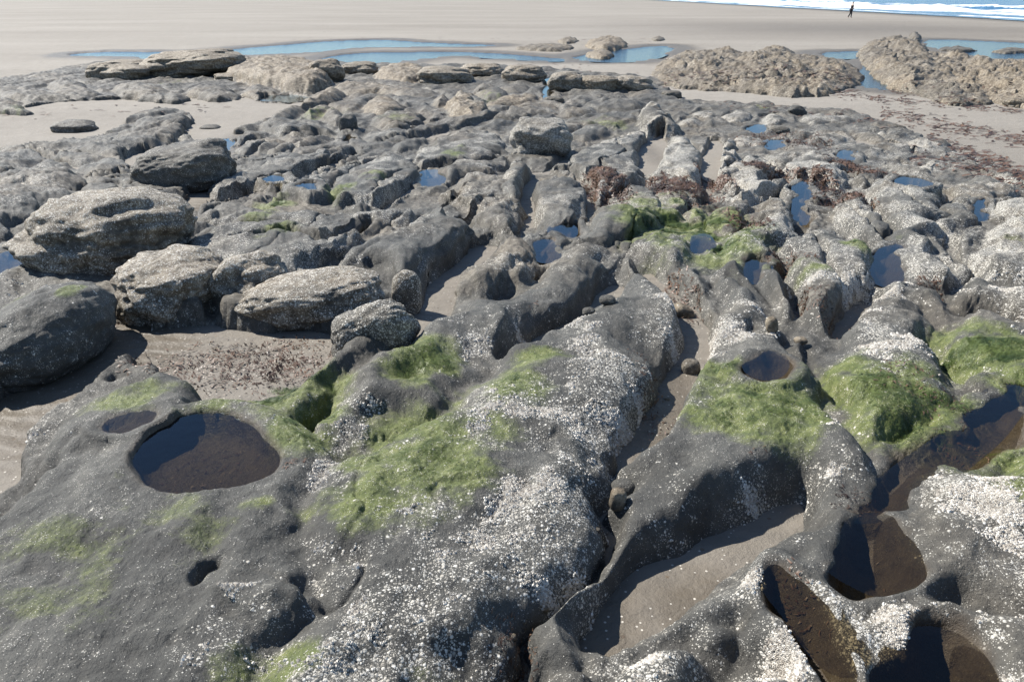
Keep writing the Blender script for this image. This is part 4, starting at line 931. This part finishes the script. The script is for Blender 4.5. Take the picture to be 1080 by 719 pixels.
def barnacles(n):
    f = np.clip(BARNF * np.clip(.45 + 2.4 * fbm(GX * 8, GY * 8, 111, 4, .65), 0, 1.8) - .38, 0, 1)
    x, y, z, nv = sample(f, n, 5.2); t, b = frame(nv)
    r = (.0024 + .0050 * rng.random(n) ** 2.0) * np.where(y < 3, 1, 1.25); h = r * (.5 + .5 * rng.random(n)); K = 6; sh = rng.random(n)
    ang = 2 * np.pi * np.arange(K) / K; C = np.stack([x, y, z], -1)
    jit = .8 + .4 * rng.random((n, K))
    ring0 = C[:, None] + r[:, None, None] * jit[..., None] * (np.cos(ang)[None, :, None] * t[:, None] + np.sin(ang)[None, :, None] * b[:, None]) - nv[:, None] * .001
    ring1 = C[:, None] + (r * .48)[:, None, None] * (np.cos(ang)[None, :, None] * t[:, None] + np.sin(ang)[None, :, None] * b[:, None]) + (h[:, None] * nv)[:, None]
    pit = C + nv * (h * .35)[:, None]
    V = np.concatenate([ring0, ring1, pit[:, None]], 1); m = 2 * K + 1; base = (np.arange(n) * m)[:, None]
    F = []
    for k in range(K):
        k2 = (k + 1) % K
        F.append(np.concatenate([base + k, base + k2, base + K + k2], 1)); F.append(np.concatenate([base + k, base + K + k2, base + K + k], 1)); F.append(np.concatenate([base + K + k, base + K + k2, base + 2 * K], 1))
    S = np.repeat(sh[:, None], m, 1); S[:, -1] = -.35
    o = mesh_np('barnacles', V.reshape(-1, 3), np.concatenate(F), dict(shade=S), None, M_BARN, False, loc=(0, 0, 0))
    link(o, 'white barnacles crusting the near ridges', 'barnacles', None, 'stuff')
barnacles(52000)
def strands(name, label, cat, field, n, ymax, length, width, material, lift=.35, thr=.3, curl=.5):
    x, y, z, nv = sample(field, n, ymax, thr=thr); t, b = frame(nv)
    a = rng.random(n) * 2 * np.pi; clump = fbm(x * 9, y * 9, 121, 3) * 5; a = clump + (rng.random(n) - .5) * 1.6
    d = np.cos(a)[:, None] * t + np.sin(a)[:, None] * b; sd = np.cross(nv, d)
    sc = np.clip(y / 5, .5, 1.7); Ln = length * (.5 + rng.random(n)) * sc; Wn = width * (.6 + .8 * rng.random(n)) * sc
    z = np.maximum(z, sand_z(x, y) + .003); C = np.stack([x, y, z], -1); rows = []
    up = lift * (.3 + rng.random(n))
    for q, (s_, hz) in enumerate([(0, 0.0), (.45, .8), (1.0, .55 * 1)]):
        p = C + d * (Ln * s_)[:, None] + nv * (Ln * up * hz * (1 if q < 2 else .5) + .002)[:, None] + sd * (Ln * curl * (rng.random(n) - .5) * s_)[:, None]
        wq = Wn * (1, .9, .25)[q] * .5; rows += [p - sd * wq[:, None], p + sd * wq[:, None]]
    V = np.stack(rows, 1); base = (np.arange(n) * 6)[:, None]
    F = np.concatenate([np.concatenate([base + 0, base + 1, base + 3, base + 2], 1), np.concatenate([base + 2, base + 3, base + 5, base + 4], 1)])
    S = np.repeat(np.clip(.5 + .5 * fbm(x * 7, y * 7, 131, 3) * 1.5 + .35 * (rng.random(n) - .5), 0, 1)[:, None], 6, 1)
    o = mesh_np(name, V.reshape(-1, 3), F, dict(shade=S), None, material, True, loc=(0, 0, 0)); link(o, label, cat, None, 'stuff')
strands('green_seaweed', 'green hair-like seaweed matted over the ridges', 'seaweed', GREENF, 60000, 14, .016, .0028, M_ALGAE, .22, .95)
strands('seaweed_litter', 'brown and red scraps of seaweed in the gaps and hollows', 'seaweed', REDF * (1 + .9 * fbm(GX * 5, GY * 5, 141, 4)), 17000, 20, .030, .009, M_RED, .4, .2, .9)
# wrack scattered on the open sand to the right
def wrack():
    n = 3400; L = []
    lines = [((700,92),(1090,100),3,1.0),((880,100),(1090,118),4,1.4),((930,118),(1090,150),7,1.6),((980,145),(1090,190),10,1.6),((760,112),(980,135),7,.5),((960,165),(1085,200),8,1),((0,118),(240,112),8,.15),((700,86),(900,92),3,.5),((240,26),(400,30),6,.12),((300,42),(700,44),3,.3),((560,66),(720,86),6,.2),((730,84),(900,90),4,1.8),((140,135),(250,112),14,.1)]
    tw = sum(l[3] for l in lines); V = []; F = []; S = []
    for (a, b, sp, wt) in lines:
        for _ in range(int(n * wt / tw)):
            q = random.random(); cl = math.sin(q * 37 + a[0]) * .5 + .5
            if random.random() > .25 + .75 * cl: continue
            px = a[0] + (b[0] - a[0]) * q; py = a[1] + (b[1] - a[1]) * q + random.gauss(0, sp * .6)
            if py < 15: continue
            x, y = ground(px, py, 0); ln = random.uniform(.03, .16) * (1 + y * .03); wd = random.uniform(.012, .035) * (1 + y * .03); an = random.gauss(0, .7)
            z = float(sand_z(np.array([x]), np.array([y]))[0])
            if y < ys[-1]: z = max(z, float(z_at(x, y)))
            k = len(V); c_, s_ = math.cos(an), math.sin(an); hh_ = random.uniform(.004, .03)
            for (uu_, vv_, zz_) in ((-1, -1, 0), (-1, 1, .3), (0, 1, 1.), (0, -1, .8), (1, -.4, .2), (1, .4, 0)):
                V.append((x + c_ * uu_ * ln / 2 - s_ * vv_ * wd / 2, y + s_ * uu_ * ln / 2 + c_ * vv_ * wd / 2, z + .004 + hh_ * zz_)); 
            sh_ = random.random(); S += [sh_] * 6; F += [(k, k + 3, k + 2, k + 1), (k + 3, k + 4, k + 5, k + 2)]
    o = mesh_np('wrack', V, F, dict(shade=S), None, M_RED, True, loc=(0, 0, 0)); link(o, 'dark brown wrack strewn in lines over the open sand', 'seaweed', None, 'stuff')
wrack()

# ------------------------------------------------------------------ the walker far down the beach
def person():
    x, y = on_z(896.5, 19.3, 0.0); z0 = float(sand_z(np.array([x]), np.array([y]))[0])
    skin = simple('skin', [(.3, (.42, .27, .19)), (.7, (.5, .33, .24))], 20, .6, .3, 0)
    dark = simple('dark_cloth', [(.3, (.012, .013, .018)), (.7, (.03, .032, .04))], 20, .8, .2, 0)
    hairm = simple('dark_hair', [(.3, (.012, .009, .007)), (.7, (.03, .02, .015))], 30, .6, .3, 0)
    def skinned(name, pts, edges, rad, m, root=0):
        me = bpy.data.meshes.new(name); me.from_pydata(pts, edges, []); me.materials.append(m)
        o = bpy.data.objects.new(name, me); COL.objects.link(o)
        md = o.modifiers.new('skin', 'SKIN'); md.use_smooth_shade = True; s = o.modifiers.new('sub', 'SUBSURF'); s.levels = 2; s.render_levels = 2
        for v, r_ in zip(me.skin_vertices[0].data, rad): v.radius = r_ if hasattr(r_, '__len__') else (r_, r_)
        me.skin_vertices[0].data[root].use_root = True
        return o
    # standing 1.72 m, mid-stride, leaning a little to the right
    J = [(0,0,.92),(.04,0,1.15),(.08,0,1.38),(.10,0,1.48),(.115,-.01,1.60),(.12,-.01,1.70),
         (.07,.19,1.40),(.02,.25,1.14),(.10,.23,.92),(.07,-.19,1.40),(.10,-.25,1.14),(.20,-.22,.95),
         (-.01,.10,.88),(-.02,.10,.48),(-.22,.10,.10),(-.12,.10,.03),(0,-.10,.88),(.06,-.10,.48),(.05,-.10,.07),(.18,-.10,.03)]
    Ed = [(0,1),(1,2),(2,3),(3,4),(4,5),(2,6),(6,7),(7,8),(2,9),(9,10),(10,11),(0,12),(12,13),(13,14),(14,15),(0,16),(16,17),(17,18),(18,19)]
    rad = [.13,.12,.12,.055,.085,.075,.06,.045,.035,.06,.045,.035,.085,.06,.04,.035,.085,.06,.04,.035]
    body = skinned('person', J, Ed, rad, skin)
    body.location = (x, y, z0)
    body['label'] = 'lone walker in dark clothes far down the beach near the surf'; body['category'] = 'person'
    jk = skinned('jacket', [J[i] for i in (0,1,2,6,7,9,10)], [(0,1),(1,2),(2,3),(3,4),(2,5),(5,6)], [.15,.145,.15,.08,.062,.08,.062], dark); jk.parent = body
    tr = skinned('trousers', [J[i] for i in (0,12,13,14,16,17,18)], [(0,1),(1,2),(2,3),(0,4),(4,5),(5,6)], [.15,.105,.08,.062,.105,.08,.062], dark); tr.parent = body
    hr = skinned('hair', [(.125,.01,1.64),(.13,.01,1.71),(.11,.06,1.60)], [(0,1),(0,2)], [.09,.08,.06], hairm); hr.parent = body; body.scale = (.93, .93, .93)
person()
